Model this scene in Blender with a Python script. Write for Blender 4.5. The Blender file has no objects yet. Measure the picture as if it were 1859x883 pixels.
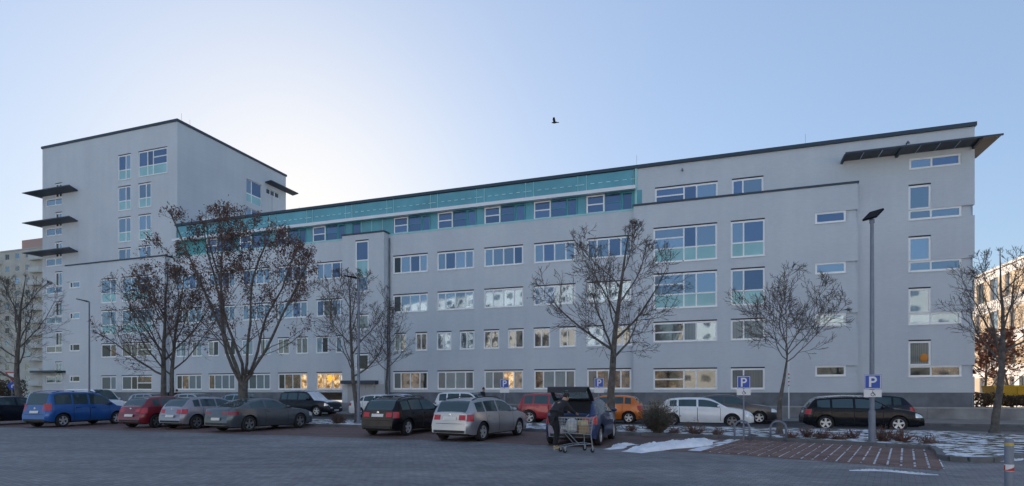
import bpy, bmesh, math, random
import numpy as np
from mathutils import Vector, Matrix

scene = bpy.context.scene
COL = scene.collection
R = math.radians

# ---------------------------------------------------------------- camera
cam_d = bpy.data.cameras.new('camera')
cam_d.sensor_width = 36.0
cam_d.lens = 36.0 * 1030 / 1859
cam_d.shift_y = 0.145
cam_d.clip_start = 0.1
cam_d.clip_end = 3000
cam = bpy.data.objects.new('camera', cam_d)
COL.objects.link(cam)
cam.location = (0, 0, 1.7)
cam.rotation_euler = (R(90), 0, 0)
scene.camera = cam

# ---------------------------------------------------------------- sky and sun
SUN_EL, SUN_AZ = R(17.0), R(-21.0)            # azimuth from +Y towards +X
w = bpy.data.worlds.new('World')
scene.world = w
w.use_nodes = True
wn, wl = w.node_tree.nodes, w.node_tree.links
for nd in list(wn):
    wn.remove(nd)
sky = wn.new('ShaderNodeTexSky')
sky.sky_type = 'NISHITA'
sky.sun_disc = False
sky.sun_elevation = SUN_EL
sky.sun_rotation = SUN_AZ
sky.air_density = 1.0
sky.dust_density = 0.7
sky.ozone_density = 2.0
# thin winter haze evens the sky out: c / (1 + k * luminance), the same in every direction, then a cool white balance
SKY_K, SKY_GAIN, SKY_TINT, SKY_VEIL = 0.20, 1.25, (0.94, 0.99, 1.06), (0.94, 1.09, 1.30)
lum = wn.new('ShaderNodeVectorMath'); lum.operation = 'DOT_PRODUCT'; lum.inputs[1].default_value = (0.25, 0.55, 0.20)
mk_ = wn.new('ShaderNodeMath'); mk_.operation = 'MULTIPLY_ADD'; mk_.inputs[1].default_value = SKY_K; mk_.inputs[2].default_value = 1.0
iv_ = wn.new('ShaderNodeMath'); iv_.operation = 'DIVIDE'; iv_.inputs[0].default_value = SKY_GAIN
sc_ = wn.new('ShaderNodeVectorMath'); sc_.operation = 'SCALE'
tn_ = wn.new('ShaderNodeVectorMath'); tn_.operation = 'MULTIPLY'; tn_.inputs[1].default_value = SKY_TINT
bg = wn.new('ShaderNodeBackground')
bg.inputs['Strength'].default_value = 0.10
wo = wn.new('ShaderNodeOutputWorld')
wl.new(sky.outputs[0], lum.inputs[0])
wl.new(lum.outputs['Value'], mk_.inputs[0])
wl.new(mk_.outputs[0], iv_.inputs[1])
wl.new(sky.outputs[0], sc_.inputs[0])
wl.new(iv_.outputs[0], sc_.inputs['Scale'])
wl.new(sc_.outputs[0], tn_.inputs[0])
vl_ = wn.new('ShaderNodeVectorMath'); vl_.operation = 'ADD'; vl_.inputs[1].default_value = SKY_VEIL
wl.new(tn_.outputs[0], vl_.inputs[0])
wl.new(vl_.outputs[0], bg.inputs['Color'])
wl.new(bg.outputs[0], wo.inputs['Surface'])

sun_d = bpy.data.lights.new('sun', 'SUN')
sun_d.energy = 5.0
sun_d.angle = R(0.5)
sun_d.color = (1.0, 0.92, 0.82)
sun = bpy.data.objects.new('sun', sun_d)
COL.objects.link(sun)
sdir = Vector((math.sin(SUN_AZ) * math.cos(SUN_EL), math.cos(SUN_AZ) * math.cos(SUN_EL), math.sin(SUN_EL)))
sun.rotation_euler = (-sdir).to_track_quat('-Z', 'Y').to_euler()

vs = scene.view_settings
vs.view_transform = 'Standard'
vs.look = 'None'
vs.gamma = 1.0
vs.use_curve_mapping = False
vs.exposure = 0.76

# ---------------------------------------------------------------- materials
MATS = {}
def mat(name, col, rough=0.6, metal=0.0, var=0.0, vscale=3.0, bump=0.0, bscale=40.0, coat=0.0, emit=None, estr=0.0, col2=None, spec=0.5):
    if name in MATS:
        return MATS[name]
    m = bpy.data.materials.new(name)
    m.use_nodes = True
    nt = m.node_tree
    b = nt.nodes['Principled BSDF']
    b.inputs['Base Color'].default_value = (*col, 1)
    b.inputs['Roughness'].default_value = rough
    b.inputs['Metallic'].default_value = metal
    b.inputs['Coat Weight'].default_value = coat
    b.inputs['Specular IOR Level'].default_value = spec
    if emit:
        b.inputs['Emission Color'].default_value = (*emit, 1)
        b.inputs['Emission Strength'].default_value = estr
    if var > 0 or bump > 0:
        tc = nt.nodes.new('ShaderNodeTexCoord')
    if var > 0:
        nz = nt.nodes.new('ShaderNodeTexNoise'); nz.inputs['Scale'].default_value = vscale; nz.inputs['Detail'].default_value = 6
        cr = nt.nodes.new('ShaderNodeValToRGB')
        c2 = col2 if col2 else tuple(min(1, c * (1 + var)) for c in col)
        cr.color_ramp.elements[0].color = (*[c * (1 - var) for c in col], 1)
        cr.color_ramp.elements[1].color = (*c2, 1)
        cr.color_ramp.elements[0].position = 0.3; cr.color_ramp.elements[1].position = 0.7
        nt.links.new(tc.outputs['Object'], nz.inputs['Vector'])
        nt.links.new(nz.outputs['Fac'], cr.inputs['Fac'])
        nt.links.new(cr.outputs['Color'], b.inputs['Base Color'])
    if bump > 0:
        n2 = nt.nodes.new('ShaderNodeTexNoise'); n2.inputs['Scale'].default_value = bscale; n2.inputs['Detail'].default_value = 4
        bp = nt.nodes.new('ShaderNodeBump'); bp.inputs['Strength'].default_value = bump; bp.inputs['Distance'].default_value = 0.02
        nt.links.new(tc.outputs['Object'], n2.inputs['Vector'])
        nt.links.new(n2.outputs['Fac'], bp.inputs['Height'])
        nt.links.new(bp.outputs['Normal'], b.inputs['Normal'])
    MATS[name] = m
    return m

def nodes_mat(name):
    m = bpy.data.materials.new(name); m.use_nodes = True
    nt = m.node_tree
    MATS[name] = m
    return m, nt, nt.nodes, nt.links, nt.nodes['Principled BSDF']

def ramp(n, l, fac, stops):
    cr = n.new('ShaderNodeValToRGB')
    els = cr.color_ramp.elements
    while len(els) < len(stops):
        els.new(0.5)
    for e, (p, c) in zip(els, stops):
        e.position = p; e.color = (*c, 1)
    l.new(fac, cr.inputs['Fac'])
    return cr.outputs['Color']

def noise(n, l, vec, scale, detail=5, rough=0.55):
    z = n.new('ShaderNodeTexNoise'); z.inputs['Scale'].default_value = scale; z.inputs['Detail'].default_value = detail
    z.inputs['Roughness'].default_value = rough
    if vec is not None:
        l.new(vec, z.inputs['Vector'])
    return z.outputs['Fac']

# facade render: small clinker-like courses, faint streaks
def facade_material(name, base):
    m, nt, n, l, b = nodes_mat(name)
    tc = n.new('ShaderNodeTexCoord')
    mp = n.new('ShaderNodeMapping'); mp.inputs['Rotation'].default_value = (R(90), 0, 0)
    l.new(tc.outputs['Object'], mp.inputs['Vector'])
    br = n.new('ShaderNodeTexBrick')
    br.inputs['Scale'].default_value = 1.0
    br.inputs['Brick Width'].default_value = 0.24; br.inputs['Row Height'].default_value = 0.075
    br.inputs['Mortar Size'].default_value = 0.006
    br.inputs['Color1'].default_value = (*[c * 1.025 for c in base], 1)
    br.inputs['Color2'].default_value = (*[c * 0.975 for c in base], 1)
    br.inputs['Mortar'].default_value = (*[c * 0.93 for c in base], 1)
    l.new(mp.outputs['Vector'], br.inputs['Vector'])
    mp2 = n.new('ShaderNodeMapping'); mp2.inputs['Scale'].default_value = (1.6, 1.6, 0.12)
    l.new(tc.outputs['Object'], mp2.inputs['Vector'])
    f1 = noise(n, l, mp2.outputs['Vector'], 1.0, 6)
    f2 = noise(n, l, tc.outputs['Object'], 0.22, 4)
    c1 = ramp(n, l, f1, [(0.3, (0.965, 0.965, 0.97)), (0.7, (1.015, 1.015, 1.01))])
    c2 = ramp(n, l, f2, [(0.3, (0.93, 0.93, 0.94)), (0.7, (1.04, 1.04, 1.03))])
    mx = n.new('ShaderNodeMix'); mx.data_type = 'RGBA'; mx.blend_type = 'MULTIPLY'; mx.inputs[0].default_value = 1
    l.new(br.outputs['Color'], mx.inputs[6]); l.new(c1, mx.inputs[7])
    mx2 = n.new('ShaderNodeMix'); mx2.data_type = 'RGBA'; mx2.blend_type = 'MULTIPLY'; mx2.inputs[0].default_value = 1
    l.new(mx.outputs[2], mx2.inputs[6]); l.new(c2, mx2.inputs[7])
    l.new(mx2.outputs[2], b.inputs['Base Color'])
    b.inputs['Roughness'].default_value = 0.85
    bp = n.new('ShaderNodeBump'); bp.inputs['Strength'].default_value = 0.12; bp.inputs['Distance'].default_value = 0.006
    l.new(br.outputs['Fac'], bp.inputs['Height']); bp.invert = True
    l.new(bp.outputs['Normal'], b.inputs['Normal'])
    return m

FACADE = facade_material('pale_grey_facade', (0.60, 0.64, 0.685))
PLINTH = mat('plinth_grey', (0.16, 0.175, 0.20), 0.8, var=0.25, vscale=1.5, bump=0.3)
WHITE = mat('white_frame', (0.90, 0.90, 0.90), 0.35)
CAPM = mat('dark_roof_edge', (0.04, 0.06, 0.085), 0.45, metal=0.3)
CANOPY = mat('canopy_metal', (0.06, 0.075, 0.095), 0.5, metal=0.3, var=0.25, vscale=1.2)
SLOT = mat('dark_strip', (0.055, 0.04, 0.035), 0.7)
TEAL = mat('teal_panel', (0.11, 0.35, 0.42), 0.25, coat=0.4, var=0.14, vscale=0.5)
TEALF = mat('teal_frame', (0.06, 0.33, 0.36), 0.35)
TEALL = mat('pale_teal_mullion', (0.33, 0.62, 0.62), 0.4)
TURQ = mat('turquoise_glass', (0.30, 0.55, 0.57), 0.12, coat=0.3, var=0.1, vscale=0.8)
ZINC = mat('pale_gutter', (0.76, 0.78, 0.80), 0.45, metal=0.2)
SILL = mat('sill_metal', (0.70, 0.71, 0.72), 0.4, metal=0.2)

def glass_mat(name, col, metal, rough=0.03, wav=0.12):
    m, nt, n, l, b = nodes_mat(name)
    tc = n.new('ShaderNodeTexCoord')
    oi = n.new('ShaderNodeObjectInfo')
    va = n.new('ShaderNodeVectorMath'); va.operation = 'ADD'
    sc2 = n.new('ShaderNodeMath'); sc2.operation = 'MULTIPLY'; sc2.inputs[1].default_value = 57.0
    l.new(oi.outputs['Random'], sc2.inputs[0])
    l.new(tc.outputs['Object'], va.inputs[0]); l.new(sc2.outputs[0], va.inputs[1])
    f = noise(n, l, va.outputs[0], 0.9, 2)
    bp = n.new('ShaderNodeBump'); bp.inputs['Strength'].default_value = wav; bp.inputs['Distance'].default_value = 0.02
    l.new(f, bp.inputs['Height']); l.new(bp.outputs['Normal'], b.inputs['Normal'])
    mr = n.new('ShaderNodeMapRange'); mr.inputs[3].default_value = 0.78; mr.inputs[4].default_value = 1.2
    l.new(oi.outputs['Random'], mr.inputs[0])
    vm = n.new('ShaderNodeVectorMath'); vm.operation = 'SCALE'; vm.inputs[0].default_value = col
    l.new(mr.outputs[0], vm.inputs['Scale'])
    l.new(vm.outputs[0], b.inputs['Base Color'])
    b.inputs['Metallic'].default_value = metal
    b.inputs['Roughness'].default_value = rough
    return m

G_SKY = glass_mat('window_glass_sky', (0.24, 0.32, 0.40), 0.7)
G_BLUE = glass_mat('window_glass_deep', (0.13, 0.19, 0.29), 0.65)
G_DARK = glass_mat('window_glass_dark', (0.05, 0.06, 0.065), 0.35)
G_MIX = glass_mat('window_glass_open', (0.22, 0.23, 0.23), 0.7)

# net curtains hanging just behind the pane
def curtain_mat(name, col):
    m, nt, n, l, b = nodes_mat(name)
    tc = n.new('ShaderNodeTexCoord')
    wv = n.new('ShaderNodeTexWave'); wv.inputs['Scale'].default_value = 3.2; wv.inputs['Distortion'].default_value = 2.5
    wv.inputs['Detail'].default_value = 2
    mp = n.new('ShaderNodeMapping'); mp.inputs['Scale'].default_value = (1, 1, 0.06)
    l.new(tc.outputs['Object'], mp.inputs['Vector']); l.new(mp.outputs['Vector'], wv.inputs['Vector'])
    c = ramp(n, l, wv.outputs['Fac'], [(0.1, tuple(x * 0.55 for x in col)), (0.9, col)])
    l.new(c, b.inputs['Base Color'])
    b.inputs['Roughness'].default_value = 0.25
    b.inputs['Coat Weight'].default_value = 0.35; b.inputs['Coat Roughness'].default_value = 0.02
    b.inputs['Specular IOR Level'].default_value = 0.4
    return m
G_CURT = curtain_mat('curtained_glass', (0.22, 0.30, 0.34))
G_CURT2 = curtain_mat('darker_curtain_glass', (0.12, 0.165, 0.18))  # same curtain in a darker tone, to vary the panes

def lit_mat():
    m, nt, n, l, b = nodes_mat('lit_room_glass')
    tc = n.new('ShaderNodeTexCoord')
    f = noise(n, l, tc.outputs['Object'], 2.6, 6, 0.65)
    c = ramp(n, l, f, [(0.30, (0.03, 0.018, 0.01)), (0.45, (0.30, 0.15, 0.05)), (0.56, (0.75, 0.50, 0.24)), (0.70, (0.95, 0.80, 0.55))])
    l.new(c, b.inputs['Base Color']); l.new(c, b.inputs['Emission Color'])
    b.inputs['Emission Strength'].default_value = 0.55
    b.inputs['Roughness'].default_value = 0.08
    return m
G_LIT = lit_mat()
def dim_mat():
    m, nt, n, l, b = nodes_mat('dim_room_glass')
    tc = n.new('ShaderNodeTexCoord')
    f = noise(n, l, tc.outputs['Object'], 1.9, 6, 0.7)
    c = ramp(n, l, f, [(0.38, (0.02, 0.016, 0.014)), (0.55, (0.10, 0.06, 0.035)), (0.70, (0.42, 0.27, 0.13))])
    l.new(c, b.inputs['Base Color']); l.new(c, b.inputs['Emission Color'])
    b.inputs['Emission Strength'].default_value = 0.16
    b.inputs['Roughness'].default_value = 0.05
    b.inputs['Coat Weight'].default_value = 0.8
    return m
G_DIM = dim_mat()

# ---------------------------------------------------------------- mesh helpers
class MB:
    def __init__(s):
        s.v = []; s.f = []
    def quad(s, a, b, c, d):
        i = len(s.v); s.v += [a, b, c, d]; s.f.append((i, i + 1, i + 2, i + 3))
    def box(s, x0, x1, y0, y1, z0, z1):
        i = len(s.v)
        s.v += [(x0, y0, z0), (x1, y0, z0), (x1, y1, z0), (x0, y1, z0), (x0, y0, z1), (x1, y0, z1), (x1, y1, z1), (x0, y1, z1)]
        s.f += [(i, i+3, i+2, i+1), (i+4, i+5, i+6, i+7), (i, i+1, i+5, i+4), (i+1, i+2, i+6, i+5), (i+2, i+3, i+7, i+6), (i+3, i, i+4, i+7)]
    def hull8(s, p):
        i = len(s.v); s.v += list(p)
        s.f += [(i, i+3, i+2, i+1), (i+4, i+5, i+6, i+7), (i, i+1, i+5, i+4), (i+1, i+2, i+6, i+5), (i+2, i+3, i+7, i+6), (i+3, i, i+4, i+7)]
    def beam(s, a, b, wd, hd, up=(0, 0, 1)):
        a = Vector(a); b = Vector(b); d = (b - a).normalized()
        x = d.cross(Vector(up))
        if x.length < 1e-4: x = d.cross(Vector((1, 0, 0)))
        x.normalize(); y = x.cross(d)
        x *= wd / 2; y *= hd / 2
        s.hull8([tuple(a-x-y), tuple(a+x-y), tuple(a+x+y), tuple(a-x+y), tuple(b-x-y), tuple(b+x-y), tuple(b+x+y), tuple(b-x+y)])
    def tube(s, pts, rad, k=8, cap=True):
        pts = [Vector(p) for p in pts]
        n = len(pts)
        if not hasattr(rad, '__len__'): rad = [rad] * n
        base = len(s.v)
        ref = None
        for j in range(n):
            d = (pts[min(j+1, n-1)] - pts[max(j-1, 0)])
            if d.length < 1e-9: d = Vector((0, 0, 1))
            d.normalize()
            if ref is None:
                ref = d.cross(Vector((0, 0, 1)))
                if ref.length < 0.1: ref = d.cross(Vector((1, 0, 0)))
            x = (ref - d * ref.dot(d))
            if x.length < 1e-5: x = d.orthogonal()
            x.normalize(); ref = x
            y = d.cross(x)
            for q in range(k):
                a = 2 * math.pi * q / k
                s.v.append(tuple(pts[j] + x * (math.cos(a) * rad[j]) + y * (math.sin(a) * rad[j])))
        for j in range(n - 1):
            for q in range(k):
                q2 = (q + 1) % k
                s.f.append((base + j*k + q, base + j*k + q2, base + (j+1)*k + q2, base + (j+1)*k + q))
        if cap:
            s.f.append(tuple(base + q for q in range(k))[::-1])
            s.f.append(tuple(base + (n-1)*k + q for q in range(k)))
    def lathe(s, prof, k=20, axis='z', c=(0, 0, 0)):
        base = len(s.v)
        for (r, h) in prof:
            for q in range(k):
                a = 2 * math.pi * q / k
                if axis == 'z': p = (c[0] + r*math.cos(a), c[1] + r*math.sin(a), c[2] + h)
                elif axis == 'y': p = (c[0] + r*math.cos(a), c[1] + h, c[2] + r*math.sin(a))
                else: p = (c[0] + h, c[1] + r*math.cos(a), c[2] + r*math.sin(a))
                s.v.append(p)
        for j in range(len(prof) - 1):
            for q in range(k):
                q2 = (q+1) % k
                s.f.append((base+j*k+q, base+j*k+q2, base+(j+1)*k+q2, base+(j+1)*k+q))
    def ell(s, c, r, k=12, m=8):
        prof = [(max(1e-4, math.sin(math.pi*i/m)), -math.cos(math.pi*i/m)) for i in range(m+1)]
        base = len(s.v)
        for (pr, h) in prof:
            for q in range(k):
                a = 2*math.pi*q/k
                s.v.append((c[0]+r[0]*pr*math.cos(a), c[1]+r[1]*pr*math.sin(a), c[2]+r[2]*h))
        for j in range(m):
            for q in range(k):
                q2 = (q+1) % k
                s.f.append((base+j*k+q, base+j*k+q2, base+(j+1)*k+q2, base+(j+1)*k+q))
    def build(s, name, m, parent=None, smooth=False, angle=None):
        me = bpy.data.meshes.new(name)
        me.from_pydata(s.v, [], s.f)
        me.materials.append(m)
        if smooth:
            me.polygons.foreach_set('use_smooth', [True] * len(me.polygons))
            if angle: me.set_sharp_from_angle(angle=R(angle))
        me.update()
        o = bpy.data.objects.new(name, me)
        COL.objects.link(o)
        if parent is not None: o.parent = parent
        return o

def tag(o, label=None, cat=None, group=None, kind=None):
    if label: o['label'] = label
    if cat: o['category'] = cat
    if group: o['group'] = group
    if kind: o['kind'] = kind
    return o
def empty(name, loc, rz=0.0, label=None, cat=None, group=None):
    o = bpy.data.objects.new(name, None); COL.objects.link(o)
    o.empty_display_size = 0.3
    o.location = loc; o.rotation_euler = (0, 0, rz)
    return tag(o, label, cat, group)

# facade frame: s along the facade (to the right), t into the building
UX, NX = (0.9454, -0.3258), (0.3258, 0.9454)
C0 = 41.85
def W(s, t, z=0.0):
    return (UX[0]*s + NX[0]*(t + C0), UX[1]*s + NX[1]*(t + C0), z)
FRZ = math.atan2(UX[1], UX[0])
def gpt(px, py, z=0.0):            # where a ground mark of the photograph lies
    Y = (1.7 - z) * 1030 / (py - 711)
    return ((px - 929.5) / 1030 * Y, Y)
def at_t(px, t):                   # ground position on the line t = const seen at column px
    d = (px - 929.5) / 1030
    Y = (C0 + t) / (NX[0]*d + NX[1])
    return (d*Y, Y)
# ================================================================ ground
rng = random.Random(5)
def sheet(name, poly, z, m, kind='structure'):
    mb = MB(); mb.v = [(x, y, z) for x, y in poly]; mb.f = [tuple(range(len(poly)))]
    return tag(mb.build(name, m), kind=kind)

def paver_mat(name, c1, c2, mort, bw, rh, rot, patch=None, snow=0.0):
    m, nt, n, l, b = nodes_mat(name)
    tc = n.new('ShaderNodeTexCoord')
    mp = n.new('ShaderNodeMapping'); mp.inputs['Rotation'].default_value = (0, 0, rot)
    l.new(tc.outputs['Object'], mp.inputs['Vector'])
    br = n.new('ShaderNodeTexBrick'); br.inputs['Scale'].default_value = 1.0
    br.inputs['Brick Width'].default_value = bw; br.inputs['Row Height'].default_value = rh
    br.inputs['Mortar Size'].default_value = 0.007; br.inputs['Bias'].default_value = 0.0
    br.inputs['Color1'].default_value = (*c1, 1); br.inputs['Color2'].default_value = (*c2, 1); br.inputs['Mortar'].default_value = (*mort, 1)
    l.new(mp.outputs['Vector'], br.inputs['Vector'])
    f1 = noise(n, l, tc.outputs['Object'], 0.35, 7, 0.6)
    f2 = noise(n, l, tc.outputs['Object'], 2.4, 6, 0.65)
    a = ramp(n, l, f1, [(0.32, (0.66, 0.68, 0.70)), (0.66, (1.22, 1.22, 1.22))])
    a2 = ramp(n, l, f2, [(0.3, (0.78, 0.78, 0.78)), (0.7, (1.16, 1.16, 1.15))])
    mx = n.new('ShaderNodeMix'); mx.data_type = 'RGBA'; mx.blend_type = 'MULTIPLY'; mx.inputs[0].default_value = 1
    l.new(br.outputs['Color'], mx.inputs[6]); l.new(a, mx.inputs[7])
    mx2 = n.new('ShaderNodeMix'); mx2.data_type = 'RGBA'; mx2.blend_type = 'MULTIPLY'; mx2.inputs[0].default_value = 1
    l.new(mx.outputs[2], mx2.inputs[6]); l.new(a2, mx2.inputs[7])
    mpt = n.new('ShaderNodeMapping'); mpt.inputs['Rotation'].default_value = (0, 0, R(-12)); mpt.inputs['Scale'].default_value = (0.10, 0.75, 1)
    l.new(tc.outputs['Object'], mpt.inputs['Vector'])
    f4 = noise(n, l, mpt.outputs['Vector'], 1.0, 6, 0.6)          # worn driving lanes
    a4 = ramp(n, l, f4, [(0.34, (0.80, 0.80, 0.82)), (0.62, (1.20, 1.18, 1.14))])
    mx4 = n.new('ShaderNodeMix'); mx4.data_type = 'RGBA'; mx4.blend_type = 'MULTIPLY'; mx4.inputs[0].default_value = 1
    l.new(mx2.outputs[2], mx4.inputs[6]); l.new(a4, mx4.inputs[7])
    out = mx4.outputs[2]
    if snow > 0:     # thin rests of trodden snow
        f3 = noise(n, l, tc.outputs['Object'], 1.3, 8, 0.7)
        s1 = ramp(n, l, f3, [(0.70 - snow, (0, 0, 0)), (0.735 - snow, (1, 1, 1))])
        mx3 = n.new('ShaderNodeMix'); mx3.data_type = 'RGBA'
        l.new(s1, mx3.inputs[0]); l.new(out, mx3.inputs[6]); mx3.inputs[7].default_value = (0.55, 0.57, 0.6, 1)
        out = mx3.outputs[2]
    l.new(out, b.inputs['Base Color'])
    rr = ramp(n, l, f1, [(0.3, (0.55, 0.55, 0.55)), (0.7, (0.85, 0.85, 0.85))])
    l.new(rr, b.inputs['Roughness'])
    bp = n.new('ShaderNodeBump'); bp.inputs['Strength'].default_value = 0.4; bp.inputs['Distance'].default_value = 0.012; bp.invert = True
    l.new(br.outputs['Fac'], bp.inputs['Height']); l.new(bp.outputs['Normal'], b.inputs['Normal'])
    return m

LOT = paver_mat('grey_lot_pavers', (0.235, 0.235, 0.247), (0.17, 0.17, 0.18), (0.092, 0.091, 0.095), 0.22, 0.11, R(34), snow=0.012)
BAY = paver_mat('red_bay_pavers', (0.20, 0.115, 0.098), (0.15, 0.09, 0.08), (0.07, 0.06, 0.06), 0.22, 0.11, R(34))
ASPH = mat('asphalt', (0.055, 0.057, 0.06), 0.85, var=0.25, vscale=1.2, bump=0.4, bscale=60)
CONC = mat('sidewalk_concrete', (0.20, 0.195, 0.19), 0.85, var=0.25, vscale=0.9, bump=0.3)
KERB = mat('kerb_stone', (0.13, 0.135, 0.14), 0.8, var=0.3, vscale=2.0, bump=0.4)
EARTH = mat('frosty_earth', (0.10, 0.085, 0.07), 0.95, var=0.5, vscale=0.4, bump=0.6, col2=(0.17, 0.16, 0.14))

def snow_bed(name, cover, soil=(0.075, 0.055, 0.042), soil2=(0.05, 0.055, 0.03), scale=1.6):
    m, nt, n, l, b = nodes_mat(name)
    tc = n.new('ShaderNodeTexCoord')
    f1 = noise(n, l, tc.outputs['Object'], scale, 9, 0.68)
    f2 = noise(n, l, tc.outputs['Object'], 5.0, 5)
    s = ramp(n, l, f2, [(0.4, soil), (0.6, soil2)])
    k = ramp(n, l, f1, [(0.62 - cover, (0, 0, 0)), (0.68 - cover, (1, 1, 1))])
    mx = n.new('ShaderNodeMix'); mx.data_type = 'RGBA'
    l.new(k, mx.inputs[0]); l.new(s, mx.inputs[6]); mx.inputs[7].default_value = (0.78, 0.80, 0.84, 1)
    l.new(mx.outputs[2], b.inputs['Base Color'])
    b.inputs['Roughness'].default_value = 0.9
    bp = n.new('ShaderNodeBump'); bp.inputs['Strength'].default_value = 0.8; bp.inputs['Distance'].default_value = 0.05
    l.new(f1, bp.inputs['Height']); l.new(bp.outputs['Normal'], b.inputs['Normal'])
    return m
STRIP = snow_bed('snowy_planting_soil', 0.14, scale=2.3)
SNOW = mat('old_snow', (0.80, 0.82, 0.86), 0.8, var=0.14, vscale=3.0, bump=0.7, bscale=9)
JOINT = snow_bed('snow_filled_joints', 0.19, (0.09, 0.06, 0.05), (0.12, 0.08, 0.07), 2.2)

sheet('ground', [(-900, -300), (900, -300), (900, 1200), (-900, 1200)], -0.03, EARTH)
# kerb line of the parking lot, world coordinates
KP = [W(-95, -18.7)[:2], W(-40, -18.7)[:2], (-9.6, 27.75), (-4.4, 25.9), (0.9, 24.0), (4.1, 22.25), (6.69, 20.9), (8.99, 19.5), (10.65, 18.05), (12.2, 16.5)]
lot = [(-110, -30), (60, -30), (60, 20), (13.5, 20), (12.2, 16.6)] + [(x, y + 0.2) for x, y in KP[::-1]][1:]
sheet('parking_lot', [(-120, -30), (60, -30), (60, 16), (20, 17.5), (12.35, 16.75)] + [(x + .05, y + .15) for x, y in KP[::-1]][1:], 0.0, LOT)
# red paved parking bays along the kerb
bd = [NX, NX, NX, (0.36, 0.93), (0.42, 0.905), (0.48, 0.877), (0.52, 0.85), (0.55, 0.835), (0.57, 0.82), (0.57, 0.82)]
for i in range(1, len(KP) - 1):
    pass
near = [(KP[i][0] - bd[i][0]*5.3, KP[i][1] - bd[i][1]*5.3) for i in range(len(KP))]
sheet('red_parking_bays', [near[i] for i in range(len(KP))] + [KP[i] for i in range(len(KP) - 1, -1, -1)], 0.004, BAY)

# rows of red slabs with snow lying in the joints, at the right-hand bays
rdir = Vector((0.57, 0.82)).normalized()
kdir = (Vector((8.0, 20.35)) - Vector((12.2, 16.6))).normalized()
row_m = mat('red_slab', (0.17, 0.092, 0.075), 0.8, var=0.3, vscale=1.6, bump=0.4, bscale=30, col2=(0.24, 0.15, 0.125))
bed = [Vector((12.25, 16.42)), Vector((12.25, 16.42)) + kdir*5.9, Vector((12.25, 16.42)) + kdir*5.9 - rdir*4.9, Vector((12.25, 16.42)) - rdir*4.9]
bedo = sheet('slab_bay', [tuple(p) for p in bed], 0.008, JOINT)
perp = Vector((rdir.y, -rdir.x))
step = 0.262
nrow = 21
for k in range(nrow):
    a = Vector((12.2, 16.40)) + kdir * (step * k)
    b_ = Vector((12.2, 16.40)) + kdir * (step * (k + 1) - 0.045)
    segs = 3
    cuts = [0.0, 1.6 + rng.uniform(-.25, .25), 3.2 + rng.uniform(-.25, .25), 4.85]
    for j in range(segs):
        p0, p1 = cuts[j] + 0.012, cuts[j+1] - 0.012
        q = [a - rdir*p0, a - rdir*p1, b_ - rdir*p1, b_ - rdir*p0]
        h = 0.022 + rng.uniform(-.003, .003)
        mb = MB()
        mb.hull8([(v.x, v.y, 0.006) for v in q] + [(v.x, v.y, h) for v in q])
        mb.build('paving_slab', row_m, bedo)

# planting strip between lot and street
strip_front = KP + [(11.7, 15.6), (10.75, 14.2), (10.7, 13.85), (10.95, 13.62), (11.5, 13.62), (13.5, 14.7), (17.0, 17.0), (24, 21.0)]
TB = -14.1
strip_back = [W(20.5, TB)[:2], W(-95, TB)[:2]]
sheet('planting_strip', strip_front + strip_back, 0.085, STRIP)
sheet('street', [W(-130, TB + .06)[:2], W(60, TB + .06)[:2], W(60, -8.4)[:2], W(-130, -8.4)[:2]], 0.0, ASPH)
sheet('sidewalk', [W(-130, -8.4)[:2], W(60, -8.4)[:2], W(60, -3.0)[:2], W(-130, -3.0)[:2]], 0.11, CONC)
sheet('footpath', [W(9.3, TB - 1.5)[:2], W(20, TB - 1.5)[:2], W(20, TB - .12)[:2], W(9.3, TB - .12)[:2]], 0.092, CONC)

def kerb_line(name, pts, wid, z0, z1):
    mb = MB()
    for a, b in zip(pts[:-1], pts[1:]):
        a = Vector(a); b = Vector(b); L = (b - a).length
        k = max(1, round(L / 1.0))
        for i in range(k):
            p = a + (b-a) * (i/k); q = a + (b-a) * ((i+1)/k) - (b-a).normalized()*0.012
            mb.beam((p.x, p.y, (z0+z1)/2), (q.x, q.y, (z0+z1)/2), wid, z1 - z0)
    return tag(mb.build(name, KERB), kind='structure')
kerb_line('kerb', [KP[1], *strip_front[2:-1]], 0.16, -0.02, 0.125)
kerb_line('kerb', [W(-60, TB)[:2], W(20.5, TB)[:2]], 0.14, -0.02, 0.115)
kerb_line('kerb', [W(-90, -8.4)[:2], W(60, -8.4)[:2]], 0.14, -0.02, 0.125)

# raised forecourt behind the retaining wall
sheet('forecourt', [W(-130, -2.9)[:2], W(60, -2.9)[:2], W(60, 1.2)[:2], W(-130, 1.2)[:2]], 0.74, EARTH)
rw = empty('retaining_wall', W(6, -3.15, 0), FRZ, 'low grey concrete retaining wall along the far pavement below the building', 'wall')
CW = mat('stained_concrete', (0.27, 0.27, 0.27), 0.85, var=0.3, vscale=1.1, bump=0.3)
x = -36.0
while x < 24:
    mb = MB(); mb.box(x, x + 2.985, 0, 0.25, 0, 0.72); mb.build('wall_panel', CW, rw)
    mb = MB(); mb.box(x, x + 2.985, -0.03, 0.28, 0.723, 0.80); mb.build('coping', mat('wall_coping', (0.36, 0.36, 0.36), 0.8, var=0.2, vscale=1.5), rw)
    x += 3.0

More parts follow.
